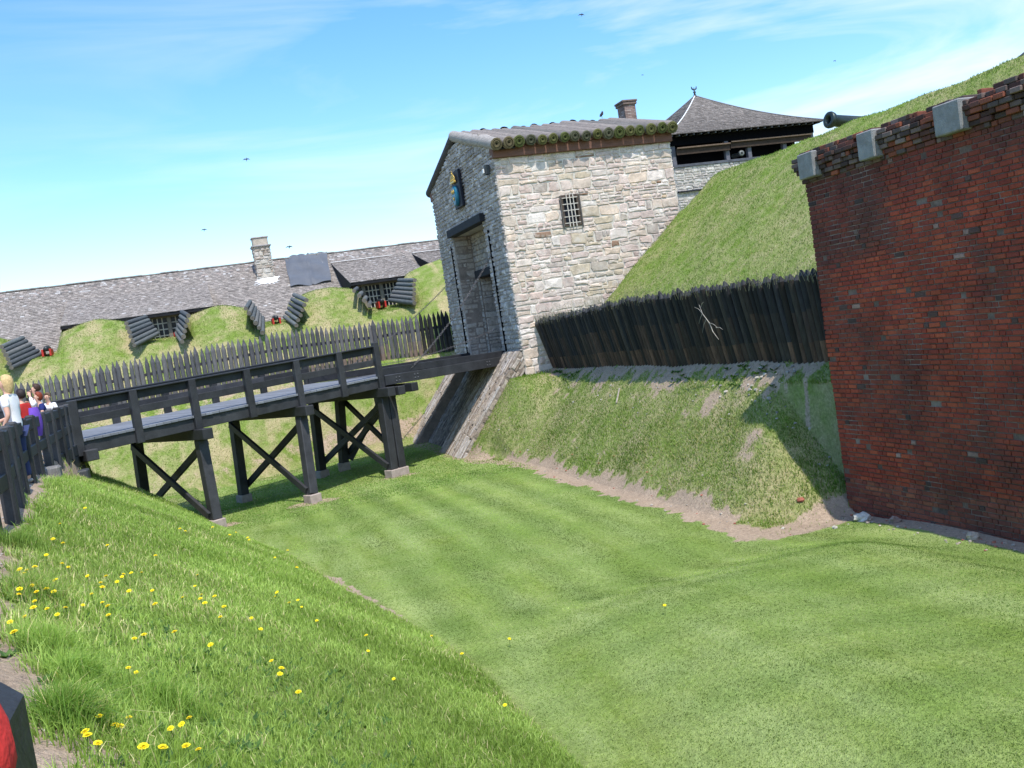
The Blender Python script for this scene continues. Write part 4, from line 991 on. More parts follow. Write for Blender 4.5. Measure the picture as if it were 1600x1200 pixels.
stack(((2.81, 48.5, 4.25), (3.23, 51, 4.71), (3.36, 47.9, 2.96), (3.67, 50.6, 3.76)), 6, 'steep log stack left of the embrasure below the stone chimney')
stack(((5.79, 48.5, 4.25), (5.51, 51, 4.74), (5.01, 47.9, 3.07), (4.8, 50.6, 3.65)), 6, 'log stack right of the embrasure below the grey tarpaulin')
stack(((11.42, 48.5, 4.52), (11.2, 51, 4.78), (11.06, 47.9, 3.35), (10.45, 50.6, 3.76)), 6, 'log stack right of the white framed window nearest the gatehouse')
stack(((8.25, 48.6, 4.40), (8.85, 51, 4.66), (8.8, 48.0, 3.55), (9.35, 50.6, 3.8)), 4, 'short log stack left of the white framed window nearest the gatehouse')
for i, (x, y, z, lab) in enumerate(((-6.55, 50.3, 3.4, 'far left embrasure beside the roof edge'), (-.62, 51.3, 3.5, 'embrasure in front of the double barred window'), (4.3, 50.2, 3.35, 'middle embrasure below the stone chimney'), (9.85, 50.2, 3.45, 'embrasure nearest the gatehouse'))):
    gt = thing('field_gun', (x, y, z-.1), 'tiny dark gun on red carriage in the ' + lab, 'gun', 'small guns in the embrasures')
    sc = 1.0 if i != 1 else .6
    mb = MB(); mb.lathe([(0, .0), (0, .10*sc), (.08, .12*sc), (.9*sc, .14*sc), (1.1*sc, .10*sc), (1.15*sc, .0)], (x, y-.35, z+.3*sc), (0, 1, .05), 10); mb.build('barrel', M['iron'], gt)
    for s_ in (-1, 1):
        mb = MB(); mb.box((x+s_*.17*sc, y+.1, z+.12*sc), (.09*sc, .8*sc, .34*sc), bev=.01); mb.build('carriage_cheek', M['red'], gt)

# ------------------------------------------------------------------ redoubt with pyramid roof
rd = thing('redoubt_tower', (30.3, 49.8, .5), 'square stone redoubt with flared shingle pyramid roof and dark open gun deck', 'redoubt')
TX0, TX1, TY0, TY1 = 25.75, 34.9, 45.5, 54.6
mb = MB(); tc = pal((.50, .46, .41), (.55, .51, .46), (.46, .41, .37), (.58, .55, .50), (.44, .41, .38))
stones(mb, (TX0, TY0, 5.4), (1, 0, 0), (0, 0, 1), (0, -1, 0), TX1-TX0, 3.05, None, rowh=(.10, .2), wid=(.2, .55), colf=tc, dep=.04, fillsmall=.1)
stones(mb, (TX0, TY1, 5.4), (0, -1, 0), (0, 0, 1), (-1, 0, 0), TY1-TY0, 3.05, None, rowh=(.12, .24), wid=(.25, .6), colf=tc, dep=.04, fillsmall=.1)
mb.build('wall', M['stone'], rd)
mb = MB(); mb.box(((TX0+TX1)/2, (TY0+TY1)/2, 4.4), (TX1-TX0-.01, TY1-TY0-.01, 8.05)); mb.build('wall_core', M['mortar'], rd)
mb = MB(); mb.box((TX0+.95, TY0-.06, 7.12), (1.9, .18, .07)); mb.box((TX0+1.9, TY0-.05, 7.2), (.09, .16, .2)); mb.beam((TX0+1.95, TY0-.05, 7.25), (TX0+4.6, TY0-.05, 7.9), .14, .05); mb.build('drip_ledge', M['darkbeam'], rd)
mb = MB(); mb.box(((TX0+TX1)/2, TY0+.06, 8.49), (TX1-TX0+.1, .3, .14), (3, 3, 3.2), bev=.01); mb.box((TX0+.06, (TY0+TY1)/2, 8.49), (.3, TY1-TY0, .14), (3, 3, 3.2), bev=.01); mb.build('sill_beam', M['black_wood'], rd)
greyp = surf('grey_post', (.13, .13, .15), .3, 6, 60, .4, .8)
for x in (TX0+.15, 29.2, 30.6, 32.9, TX1-.15):
    mb = MB(); mb.box((x, TY0+.2, 9.15), (.24, .24, 1.2), bev=.015); mb.build('deck_post', greyp, rd)
for y in (48.5, 51.5, TY1-.15):
    mb = MB(); mb.box((TX0+.15, y, 9.15), (.24, .24, 1.2), bev=.015); mb.build('deck_post', greyp, rd)
mb = MB(); mb.box(((TX0+TX1)/2, (TY0+TY1)/2, 9.3), (TX1-TX0-1.6, TY1-TY0-1.6, 1.6)); mb.box(((TX0+TX1)/2, TY0+.2, 9.85), (TX1-TX0, .3, .5)); mb.box((TX0+.2, (TY0+TY1)/2, 9.85), (.3, TY1-TY0, .5)); mb.face([(TX0, TY0, 10.1), (TX1, TY0, 10.1), (TX1, TY1, 10.1), (TX0, TY1, 10.1)]); mb.build('deck_shade_block', M['shade_black'], rd)  # solid near-black blocks paint the shade inside the gun deck
for (x0, x1, z) in ((TX0+.25, 29.3, 9.42), (29.35, TX1-.3, 9.5)):
    mb = MB(); mb.beam((x0, TY0-.16, z), (x1, TY0-.16, z), .06, .08, (1, .85, .7)); mb.box(((x0+x1)/2, TY0-.04, z-.18), (x1-x0, .05, .32), (.3, .24, .2)); mb.build('shutter', surf('shutter_wood', (.16, .13, .11)), rd)
ex0, ex1, ey0, ey1, ez, az = 25.35, 35.3, 45.0, 54.95, 10.12, 13.15
cxr, cyr = (ex0+ex1)/2, (ey0+ey1)/2
def flare(t): return ez + (az-ez)*(.86*t + .14*t*t) - .13*math.sin(PI*min(t*1.0, 1))
mbs = MB()
for side in range(4):
    NR = 34
    for r in range(NR):
        t0, t1 = r/NR, min((r+1.25)/NR, 1); h0, h1 = flare(t0), flare(t1); w0 = (1-t0)*(ex1-ex0)/2; w1 = (1-t1)*(ex1-ex0)/2
        u = -w0
        while u < w0:
            ww = .17*random.uniform(.7, 1.3); a, b = u+.004, min(u+ww, w0)-.004; u += ww
            if b-a < .02: continue
            f = w1/w0 if w0 > 0 else 0
            c = shc(); c = tuple(q*.72 for q in c); l = .03*random.uniform(.6, 1.3)
            def T(x, w, z):
                if side == 0: return (cxr+x, cyr-w, z)
                if side == 1: return (cxr-w, cyr-x, z)
                if side == 2: return (cxr-x, cyr+w, z)
                return (cxr+w, cyr+x, z)
            q0 = T(max(min(a, w1), -w1), w1, h1+.003); q1 = T(max(min(b, w1), -w1), w1, h1+.003)
            mbs.face([T(a, w0+.01, h0+l), T(b, w0+.01, h0+l), q1, q0], c)
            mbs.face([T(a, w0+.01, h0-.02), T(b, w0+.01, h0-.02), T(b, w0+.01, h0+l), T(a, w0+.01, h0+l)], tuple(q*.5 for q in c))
mbs.build('roof', M['shingle'], rd)
for (sx, sy) in ((-1, -1), (1, -1), (-1, 1), (1, 1)):
    mb = MB(); pts = [(cxr+sx*(1-t)*(ex1-ex0)/2, cyr+sy*(1-t)*(ey1-ey0)/2, flare(t)+.05) for t in [k/12 for k in range(13)]]; mb.tube(pts, .035, 5, (1, 1, 1) if (sx, sy) == (-1, -1) else (.35, .35, .35)); mb.build('hip_flashing', surf('lead_flashing', (.72, .74, .76), usecol=True, var=.1, bump=.1) if 'lead_flashing' not in bpy.data.materials else bpy.data.materials['lead_flashing'], rd)
for k in range(22):
    mb = MB(); x = ex0+.3+k*(ex1-ex0-.6)/21; mb.tube([(x, ey0+.08, ez-.06), (x, ey0+1.2, ez+.02)], .06, 6, (.5, .5, .5), capcol=(.8, .8, .8)); mb.build('rafter', greyp, rd)
mb = MB(); mb.face([(ex0, ey0, ez-.01), (ex1, ey0, ez-.01), (ex1, ey1, ez-.01), (ex0, ey1, ez-.01)]); mb.build('soffit', M['shade_black'], rd)  # eave shade is put into the near-black colour
mb = MB(); mb.lathe([(0, .14), (.12, .10), (.25, .05), (.35, .09), (.42, .03), (.62, .02)], (cxr, cyr, az-.1), (0, 0, 1), 10)
for s_ in (-1, 1): mb.tube([(cxr, cyr, az+.35), (cxr+s_*.14, cyr, az+.45), (cxr+s_*.17, cyr, az+.58)], [.03, .045, .02], 6)
mb.build('finial', M['iron'], rd)
mb = MB(); mb.lathe([(0, .06), (0, .15), (.08, .16), (.1, .12), (.9, .14)], (30.0, TY0-.05, 8.85), (0, 1, 0), 14, (1, 1, 1)); o = mb.build('cannon', surf('cannon_ring', (.16, .17, .16), .2, 8, 60, .2, .4), None, org=(30.0, TY0, 8.7)); tag(o, 'pale cannon muzzle looking out of the dark gun deck of the redoubt', 'cannon')

# big cannon on the rampart crest
cn = thing('cannon', (21.9, 27, 6.1), 'green bronze cannon pointing left over the grassy rampart crest', 'cannon')
mb = MB(); d_ = V3((-1, -.05, .17)).normalized(); o_ = V3((24.0, 27.1, 6.25))
mb.lathe([(h_, r_*1.35) for h_, r_ in [(0, .05), (.02, .24), (.25, .26), (.28, .23), (1.2, .20), (1.24, .225), (1.3, .195), (2.2, .155), (2.5, .145), (2.58, .19), (2.68, .21), (2.74, .20), (2.76, .15), (2.75, .10), (2.5, .09)]], o_, d_, 24); mb.build('barrel', M['bronze'], cn)
mb = MB(); mb.blob(o_ - d_*.1, .1, 8, 6, 0); mb.build('cascabel', M['bronze'], cn)
for s_ in (-1, 1):
    mb = MB(); mb.box((23.3, 27.05+s_*.3, 6.15), (1.6, .12, .5), bev=.02); mb.build('carriage_cheek', M['black_wood'], cn)
# far roof corner at the right edge of the crest
dr_ = thing('distant_building', (32, 26, 3), 'dark slate roof corner just showing over the rampart crest at far right', 'building')
mb = MB(); mb.box((33.5, 25, 5), (5, 5, 6.0)); mb.build('wall', M['mortar'], dr_)
mb = MB(); a_, b_, z_ = 30.5, 36.5, 8.15
E4 = [(a_, 22, z_), (b_, 22, z_), (b_, 28.6, z_), (a_, 28.6, z_)]; A_ = (33.5, 25.3, 10.8)
for k in range(4): mb.face([E4[k], E4[(k+1) % 4], A_])
mb.face(E4[::-1]); mb.build('roof', surf('slate', (.05, .055, .07)), dr_)

# ------------------------------------------------------------------ people
def skin_obj(name, nodes, edges, m, parent, root=0, sub=2, smooth=True):
    """nodes: [(x,y,z,rx,ry)] joined by edges, grown with a Skin modifier"""
    me = bpy.data.meshes.new(name); o = V3(parent['_o'])*0
    me.from_pydata([n[:3] for n in nodes], edges, []); me.materials.append(m)
    ob = bpy.data.objects.new(name, me); COL.objects.link(ob); ob.parent = parent; ob['_o'] = parent['_o']
    md = ob.modifiers.new('Skin', 'SKIN'); md.use_smooth_shade = True
    if not me.skin_vertices: me.skin_vertices.new()
    sv = me.skin_vertices[0].data
    for i, n in enumerate(nodes): sv[i].radius = (n[3], n[4] if len(n) > 4 else n[3]); sv[i].use_root = (i == root)
    s = ob.modifiers.new('Sub', 'SUBSURF'); s.levels = sub; s.render_levels = sub
    return ob
def flatmat(name, c, rough=.85):
    if name in bpy.data.materials: return bpy.data.materials[name]
    return surf(name, c, .08, 14, 120, .3, rough, usecol=False)
def person(loc, yaw, H, label, shirt, pants, hairc, hairlen, arms, sleeve, lean=0.0, headyaw=0.0, shirt2=None, group=None):
    root = thing('person', loc, label, 'person', group); root.rotation_euler = (0, 0, yaw); k = H/1.7; root.scale = (k, k, k)
    root['_o'] = (0, 0, 0)
    # local frame: facing +Y, x to its right ; lean moves the upper body forward
    def Ln(x, y, z): return (x, y + max(0, z-.9)*lean, z)
    N = []; E = []
    def add(p, rx, ry=None, prev=None):
        N.append((*p, rx, ry or rx)); i = len(N)-1
        if prev is not None: E.append((prev, i))
        return i
    pel = add(Ln(0, 0, .93), .135, .10); sp = add(Ln(0, 0, 1.12), .115, .09, pel); chs = add(Ln(0, .0, 1.30), .13, .10, sp); nk = add(Ln(0, -.01, 1.44), .06, .055, chs)
    n2 = add(Ln(0, .01, 1.50), .05, .05, nk); jw = add(Ln(0, .03, 1.555), .056, .062, n2); hd = add(Ln(0, .02, 1.62), .072, .088, jw); tp = add(Ln(0, .0, 1.675), .058, .068, hd)
    fing = []
    for s, (el, ha) in zip((-1, 1), arms):
        sh = add(Ln(s*.165, 0, 1.385), .052, .052, chs); um = Ln(s*.165, 0, 1.385)
        e = add(el, .040, .038, sh); w = add(ha, .026, .022, e)
        d = (V3(ha) - V3(el)).normalized(); pm = V3(ha) + d*.06; pa = add(tuple(pm), .036, .018, w)
        sd = d.cross(V3((0, 0, 1))); sd = sd.normalized() if sd.length > .1 else V3((1, 0, 0)); up = sd.cross(d)
        for q, L in enumerate((.06, .07, .066, .05)):
            b = pm + d*.035 + sd*(q-1.5)*.019; kk = add(tuple(b), .0095, .0095, pa); k2 = add(tuple(b + d*L*.55 - up*.012), .0085, .0085, kk); add(tuple(b + d*L*.9 - up*.035), .0075, .0075, k2)
        b = pm - d*.01 + sd*.035*s; t1 = add(tuple(b), .011, .011, pa); add(tuple(b + d*.035 + sd*.02*s), .009, .009, t1)
    for s in (-1, 1):
        h = add((s*.085, 0, .86), .085, .085, pel); kn = add((s*.095, .015, .48), .055, .055, h); an = add((s*.10, -.02, .09), .036, .036, kn); hl = add((s*.10, .02, .04), .036, .036, an); add((s*.11, .14, .03), .034, .024, hl)
    body = skin_obj('body', N, E, M['skin'], root)
    # shirt
    N = []; E = []
    a = add(Ln(0, 0, .86), .155, .125); b = add(Ln(0, 0, 1.0), .145, .115, a); b1 = add(Ln(0, 0, 1.15), .135, .112, b); c = add(Ln(0, .0, 1.31), .15, .125, b1); add(Ln(0, -.005, 1.435), .075, .07, c)
    for s, (el, ha) in zip((-1, 1), arms):
        sh = add(Ln(s*.165, 0, 1.385), .068, .068, c)
        if sleeve == 'short': q = V3(Ln(s*.165, 0, 1.385)).lerp(V3(el), .62); add(tuple(q), .060, .060, sh)
        else: e = add(el, .054, .052, sh); q = V3(el).lerp(V3(ha), .92); add(tuple(q), .040, .038, e)
    skin_obj('shirt', N, E, shirt, root, 0)
    # trousers
    N = []; E = []
    p = add((0, 0, .93), .145, .118)
    for s in (-1, 1):
        h = add((s*.088, 0, .84), .096, .10, p); kn = add((s*.097, .012, .48), .074, .074, h); add((s*.10, -.015, .10), .062, .064, kn)
    skin_obj('trousers', N, E, pants, root, 0)
    for s in (-1, 1):
        mb = MB(); mb.v = []; mb.blob((s*.105, .06, .045), (.05, .14, .05), 10, 6, 0, (.3, .3, .3)); mb.build('shoe', M['cloth'], root, org=(0, 0, 0))
    # head details
    hy, hzz = Ln(0, 0, 1.62)[1], 1.62; hr = MB()
    def HP(x, y, z):
        cy, sy = math.cos(headyaw), math.sin(headyaw); return V3((x*cy - y*sy, hy + x*sy + y*cy, z))
    rows = []
    for i in range(9):
        th = PI*i/8; row = []
        for q in range(16):
            ph = 2*PI*q/16; x, y, z = math.sin(th)*math.cos(ph), math.sin(th)*math.sin(ph), math.cos(th)
            R_ = .108 + random.uniform(-.004, .004)
            X_, Y_, Z_ = x*R_*.92, y*R_*1.08 - .012, z*.115
            if y > .25 and z < .42: Y_ = min(Y_, .03); X_ *= .93          # face left free
            if y <= .25 and z < -.1: Z_ = -.03 - hairlen*min(1, (-z-.1)*1.2); X_ *= 1.0; Y_ = min(Y_, .0)*1.02
            row.append(HP(X_, Y_, 1.648 + Z_))
        rows.append(row)
    hr.grid(rows[::-1], hairc, True, True); ho = hr.build('hair', M['hair'], root, org=(0, 0, 0)); sm = ho.modifiers.new('Sub', 'SUBSURF'); sm.levels = sm.render_levels = 1
    mb = MB()
    for s in (-1, 1): mb.blob(HP(s*.032, .098, 1.625), (.013, .008, .009), 8, 4, 0, (.05, .04, .04))
    mb.build('eyes', M['plain'], body, org=(0, 0, 0))
    mb = MB(); mb.blob(HP(0, .112, 1.598), (.012, .016, .022), 8, 5, 0); 
    for s in (-1, 1): mb.blob(HP(s*.08, .012, 1.61), (.01, .02, .03), 8, 5, 0)
    mb.build('nose_and_ears', M['skin'], body, org=(0, 0, 0))
    mb = MB(); mb.blob(HP(0, .097, 1.563), (.022, .008, .008), 8, 4, 0, (.5, .14, .12)); mb.build('mouth', M['plain'], body, org=(0, 0, 0))
    return root
W_ = flatmat('white_cotton', (.80, .80, .82)); JE = flatmat('blue_jeans', (.035, .05, .14)); DK = flatmat('dark_cloth', (.03, .03, .04)); RD_ = surf('red_cloth', (.55, .035, .03), .15, 7, 40, .45, .9, usecol=False, dist=.03); PU = flatmat('purple_cloth', (.16, .07, .45)); NV = flatmat('navy_cloth', (.015, .025, .13)); GY_ = flatmat('grey_cloth', (.40, .38, .40))
gp = .12
A_down = lambda s: ((s*.23, -.03, 1.12), (s*.22, .10, .90))
A_rail = lambda s: ((s*.24, .05, 1.13), (s*.15, .30, 1.12))
p1 = person((-3.04, 18.0, gp), math.radians(75), 1.84, 'blonde woman in white short sleeved top facing left at the path fence', W_, JE, (.66, .47, .22), .19, (A_down(-1), ((.26, .02, 1.12), (.18, .27, 1.05))), 'short', .04)
p2 = person((-3.36, 21.0, gp), math.radians(60), 1.60, 'person in red top with purple bundle standing just behind the blonde woman', RD_, DK, (.03, .02, .02), .08, (A_down(-1), A_down(1)), 'long', .0)
mb = MB(); 
rows = []
for i in range(9):
    t = i/8; rr = .07 + .10*math.sin(PI*(.15+.75*t)) + random.uniform(-.01, .01); rows.append([(math.cos(2*PI*q/14)*rr*(1+.12*math.sin(q*2.3+t*5)) + .17, math.sin(2*PI*q/14)*rr*.75 - .10, 1.32 - .62*t) for q in range(14)])
mb.grid(rows, (1, 1, 1), True, True); mb.face(rows[0]); mb.face(rows[-1]); mb.build('purple_jacket', PU, p2, org=(0, 0, 0))
p3 = person((-3.66, 25.2, gp), math.radians(95), 1.70, 'woman with dark hair and glasses in white long sleeved top, hand raised to her face', W_, JE, (.06, .03, .02), .06, (((-.22, .12, 1.22), (-.07, .16, 1.47)), ((.22, .10, 1.18), (.06, .20, 1.30))), 'long', .03)
mb = MB()
for s in (-1, 1): mb.tube([(s*.034 + .026*math.cos(2*PI*q/8), .122, 1.628+.018*math.sin(2*PI*q/8)) for q in range(9)], .004, 5, (.05, .05, .05), cap=False)
mb.build('glasses', M['plain'], p3, org=(0, 0, 0))
p4 = person((-3.37, 23.7, gp), math.radians(110), 1.50, 'red haired child in navy shirt with yellow emblem leaning on the fence rail', NV, JE, (.24, .045, .018), .11, (((-.24, .10, 1.16), (-.20, .32, 1.16)), ((.25, .08, 1.10), (.20, .30, 1.08))), 'short', .12)
mb = MB(); mb.blob((-.03, .155, 1.24), (.05, .015, .07), 8, 5, .2, (.8, .62, .1)); mb.blob((.12, .11, 1.22), (.05, .03, .07), 8, 5, .2, (.8, .62, .1)); mb.build('yellow_emblem', M['plain'], p4, org=(0, 0, 0))
p5 = person((-3.50, 25.6, gp), math.radians(160), 1.46, 'child in white and grey shirt holding the fence rail beside the bridge corner', W_, JE, (.16, .10, .06), .02, (((-.24, .06, 1.14), (-.26, .28, 1.10)), ((.25, .06, 1.14), (.30, .26, 1.08))), 'long', .05)
mb = MB(); mb.box((0, .115, 1.2), (.2, .03, .22), (1, 1, 1), bev=.012); mb.build('grey_bib', GY_, p5, org=(0, 0, 0))
p6 = person((-.750, .624, -.10), math.radians(-25), 1.76, 'person in red sleeve standing at the near fence post, cut off by the left edge', RD_, DK, (.1, .06, .04), .04, (((-.24, .05, 1.2), (-.12, .28, 1.35)), ((.375, .42, 1.35), (.17, .50, 1.56))), 'long', .0)

# ------------------------------------------------------------------ small things
def rock(x, y, s, c, lab, z=None, name='rock'):
    z0 = (hz(x, y) if z is None else z); mb = MB(); mb.blob((x, y, z0+s*.3), (s, s*.75, s*.6), 8, 6, .28, c, False); o = mb.build(name, M['rock'], None, org=(x, y, z0)); tag(o, lab, 'rock'); return o
rock(11.42, 14.95, .17, (.62, .58, .50), 'pale cream stone lying at the left foot of the brick wall')
rock(11.50, 14.15, .12, (.30, .22, .18), 'brown stone lying against the foot of the brick wall')
rock(11.42, 12.25, .12, (.50, .42, .32), 'tan stone lying in the dirt at the foot of the brick wall, nearest the camera')
rock(10.75, 14.9, .06, (.5, .48, .42), 'small pale pebble in the grass edge left of the brick wall')
rock(10.9, 16.1, .08, (.40, .14, .09), 'small red brick fragment in the dirt left of the brick wall')
for k in range(46):
    a, b = rng.normal(0, .22), rng.normal(0, .9); x, y = 12.05 + a, 18.9 + b
    if k == 0: deb = MB()
    s = random.uniform(.02, .065); c = random.choice([(.45, .42, .38), (.35, .33, .31), (.28, .26, .25), (.5, .46, .4)]); deb.blob((x, y, hz(x, y)+s*.3), (s, s*.8, s*.6), 6, 4, .3, c, False)
for k in range(60):
    x, y = random.uniform(11.3, 12.5), random.uniform(16.2, 32); s = random.uniform(.015, .045); deb.blob((x, y, hz(x, y)+s*.3), (s, s*.8, s*.6), 6, 4, .3, random.choice([(.45, .42, .38), (.35, .33, .31)]), False)
for k in range(130):
    x, y = random.uniform(9.2, 10.3), random.uniform(15, 34)
    if k > 70: x, y = random.uniform(11.0, 11.7), random.uniform(9, 16.2)
    s = random.uniform(.012, .04); deb.blob((x, y, hz(x, y)+s*.3), (s, s*.8, s*.6), 6, 4, .3, random.choice([(.45, .40, .34), (.38, .32, .26), (.40, .15, .10), (.5, .46, .4)]), False)
for k in range(160):
    y = random.uniform(4.2, 20); x = float(np.interp(y, [4.5, 7, 10, 13, 19.5], [-.8, -1.45, -1.95, -2.35, -2.9])) - random.uniform(-.1, .5); s = random.uniform(.006, .022); deb.blob((x, y, hz(x, y)+s*.3), (s, s*.8, s*.6), 6, 4, .3, random.choice([(.45, .40, .34), (.5, .46, .42), (.33, .3, .28)]), False)
o = deb.build('gravel', M['rock'], None); o['kind'] = 'stuff'
mb = MB(); mb.beam((11.5, 25.6, hz(11.5, 25.6)+.03), (11.85, 26.0, hz(11.85, 26.0)+.06), .05, .04, (.36, .32, .26)); o = mb.build('stick', M['rock'], None, org=(11.6, 25.8, -1)); tag(o, 'pale broken stick lying on the scarp below the black palisade', 'stick')
# bleached branch caught on the palisade
mb = MB(); bx = 12.02; main = [(bx, 20.95, 1.32), (bx-.03, 20.80, 1.1), (bx+.02, 20.62, .85), (bx+.02, 20.5, .62), (bx+.06, 20.35, .42)]
bcl = (.40, .36, .31)
mb.tube(main, [.005, .009, .013, .011, .005], 6, bcl)
for a, b in (((bx-.03, 20.80, 1.1), (bx, 21.1, .85)), ((bx-.03, 20.80, 1.1), (bx, 21.2, 1.28)), ((bx+.0, 20.7, .95), (bx, 20.98, .62)), ((bx+.02, 20.62, .85), (bx, 20.2, .7)), ((bx, 20.3, .72), (bx, 20.0, .66)), ((bx, 20.9, 1.25), (bx, 20.7, 1.38))):
    m_ = V3(a).lerp(V3(b), .5) + V3((0, random.uniform(-.03, .03), .03)); mb.tube([a, m_, b], [.008, .006, .003], 5, bcl)
o = mb.build('dead_branch', M['rock'], None, org=(bx, 20.6, .4)); tag(o, 'bleached forked dead branch hanging on the black palisade', 'branch')
# weeds sprouting on the palisade top and the tower edge
def weed(name, pts, hh, label, spread=.12, n=9, col=(.22, .20, .13)):
    for i, (x, y, z) in enumerate(pts):
        pass
wp = []
for k in range(620):
    y = 33.0 - 16.7*random.random()**1.5; wp.append((12.45 + random.uniform(-.3, .2), y))
wd = MB()
for (x, y) in wp:
    z0 = float(np.interp(y, [16, 25, 33], [1.55, 1.62, 1.38])) + random.uniform(-.1, .12); L = random.uniform(.1, .42)*(1.3 if 24 < y < 33 else .8); a = random.uniform(0, 6.28)
    p = V3((x-.18, y, z0)); q = p + V3((math.cos(a)*.3*L, math.sin(a)*.5*L, L)); m_ = p.lerp(q, .5) + V3((0, 0, .04)); c = random.choice([(.26, .23, .15), (.20, .20, .10), (.32, .28, .19)])
    s_ = V3((.0, .008, 0)); wd.face([p-s_, p+s_, m_+s_*.8, m_-s_*.8], c); wd.face([m_-s_*.8, m_+s_*.8, q], c)
    if random.random() < .35: wd.blob(q, .012, 5, 3, .2, (.34, .29, .2))
o = wd.build('dry_weeds', M['blade'], None); o['kind'] = 'stuff'
lw = MB()
for k in range(420):
    if k < 60: x, y = 12.3+random.uniform(-.3, .12), random.choice([23.0, 32.0, 20.0, 19.1, 30.5]) + random.gauss(0, .45)
    elif k < 100: x, y = -1.4 + random.gauss(0, .25), 6.8 + random.gauss(0, .5)
    elif k < 150: x, y = -1.75+random.gauss(0, .2), 8.4+random.gauss(0, .6)
    else: y = random.uniform(4.2, 9.5); x = -.6-.12*(y-4) + random.uniform(0, 2.2)
    z0 = hz(x, y); hs = .14 if k < 60 else .07
    for q in range(7):
        a = random.uniform(0, 6.28); L = random.uniform(.5, 1.1)*hs; w = L*.22; d = V3((math.cos(a), math.sin(a), .6)); sd = V3((-math.sin(a), math.cos(a), 0)); p = V3((x, y, z0))
        lw.face([p, p+d*L*.5+sd*w, p+d*L, p+d*L*.5-sd*w], random.choice([(.07, .15, .03), (.10, .19, .04), (.05, .11, .025)]))
o = lw.build('leafy_weeds', M['blade'], None); o['kind'] = 'stuff'

# dandelions: each one a thing
DPOS = [(-1.44, 7.9), (-1.49, 10.21), (-1.69, 9.33), (-1.71, 9.69), (-1.73, 9.14), (-1.62, 8.81), (-1.54, 8.47), (-1.57, 8.22), (-1.48, 8.27), (-1.52, 7.96), (-1.43, 8.5), (-1.4, 8.58), (-1.45, 9.02), (-1.46, 9.12), (-1.72, 10.48), (-1.58, 10.41), (-1.21, 10.48), (-1.2, 10.02), (-1.13, 9.58), (-1.09, 10.64), (-1.05, 10.77), (-1.03, 10.99), (-0.94, 11.35), (-1.08, 10.26), (-0.96, 9.86), (-0.77, 10.38), (-0.88, 12.94), (-0.72, 9.45), (-1.31, 9.97), (-1.17, 8.95), (-1.07, 8.71), (-1.02, 8.48), (-0.97, 8.2), (-1.16, 8.38), (-1.26, 8.13), (-1.27, 7.79), (-1.38, 7.62), (-1.35, 7.81), (-1.4, 7.35), (-1.45, 7.2), (-1.34, 6.62), (-0.52, 10.22), (-0.42, 11.36), (-0.37, 10.63), (-0.36, 10.77), (-0.32, 10.13), (-0.39, 12.41), (-0.14, 10.49), (-0.21, 11.1), (-0.16, 9.8), (0.13, 10.33), (0.17, 9.89), (0.46, 12.28), (0.64, 12.31), (0.53, 12.82), (0.78, 12.67), (0.78, 12.18), (0.53, 12.78), (0.88, 11.48), (-0.51, 8.42), (-0.71, 7.89), (-0.76, 7.65), (-0.73, 6.54), (-0.69, 6.58), (0.21, 8.32), (0.26, 8.14), (0.25, 7.92), (-0.26, 8.15), (-0.74, 5.07), (-0.68, 5.11), (-0.65, 5.48), (-0.66, 5.16), (-0.76, 4.77), (-0.44, 5.5), (-0.41, 5.54), (-0.35, 5.61), (-0.44, 4.96), (-0.35, 5.17), (-0.31, 5.1), (-0.52, 4.69), (-0.73, 4.55), (-0.68, 4.46), (1.44, 11.7), (1.34, 10.86), (2.66, 13.75), (2.86, 12.78), (2.77, 10.52), (-1.93, 15.79), (-1.96, 13.44), (-1.71, 11.56), (-1.88, 12.09), (-0.71, 17.0), (-0.61, 16.97), (-0.21, 20.37), (0.09, 19.69), (0.24, 21.88), (0.46, 22.11), (0.48, 21.6), (1.36, 22.94), (0.8, 18.2), (-1.37, 12.7), (1.09, 17.09), (3.58, 12.86), (1.39, 9.53), (0.32, 7.44), (5.4, 11.44)]
def dand(x, y, r, st, full):
    o = MB(); z0 = hz(x, y); tilt = V3((random.uniform(-.3, .3), random.uniform(-.45, .15), 1)).normalized(); c = V3((x, y, z0)) + V3((random.uniform(-.02, .02), random.uniform(-.02, .02), st))
    s_ = tilt.cross(V3((1, 0, 0))).normalized(); u = s_.cross(tilt)
    for ring, (rr, up, nn) in enumerate(((1.0, .0, 18), (.78, .22, 14), (.5, .36, 10), (.22, .42, 6))):
        for q in range(nn):
            a = 2*PI*(q+random.uniform(-.25, .25))/nn; d = s_*math.cos(a) + u*math.sin(a); e = s_*math.cos(a+PI/2) + u*math.sin(a+PI/2); R_ = r*rr*random.uniform(.88, 1.1); w = r*.17
            b = c + tilt*r*.05*ring; t_ = c + d*R_ + tilt*r*up
            o.face([b - e*w*.4, b + e*w*.4, t_ + e*w, t_ - e*w], random.choice([(1, 1, 1), (1, .95, .9), (1, .88, .8)]))
    return o, c, z0
M['petalc'] = surf('dandelion_petal', (1.0, .86, .02), .06, 30, 200, .1, .7)
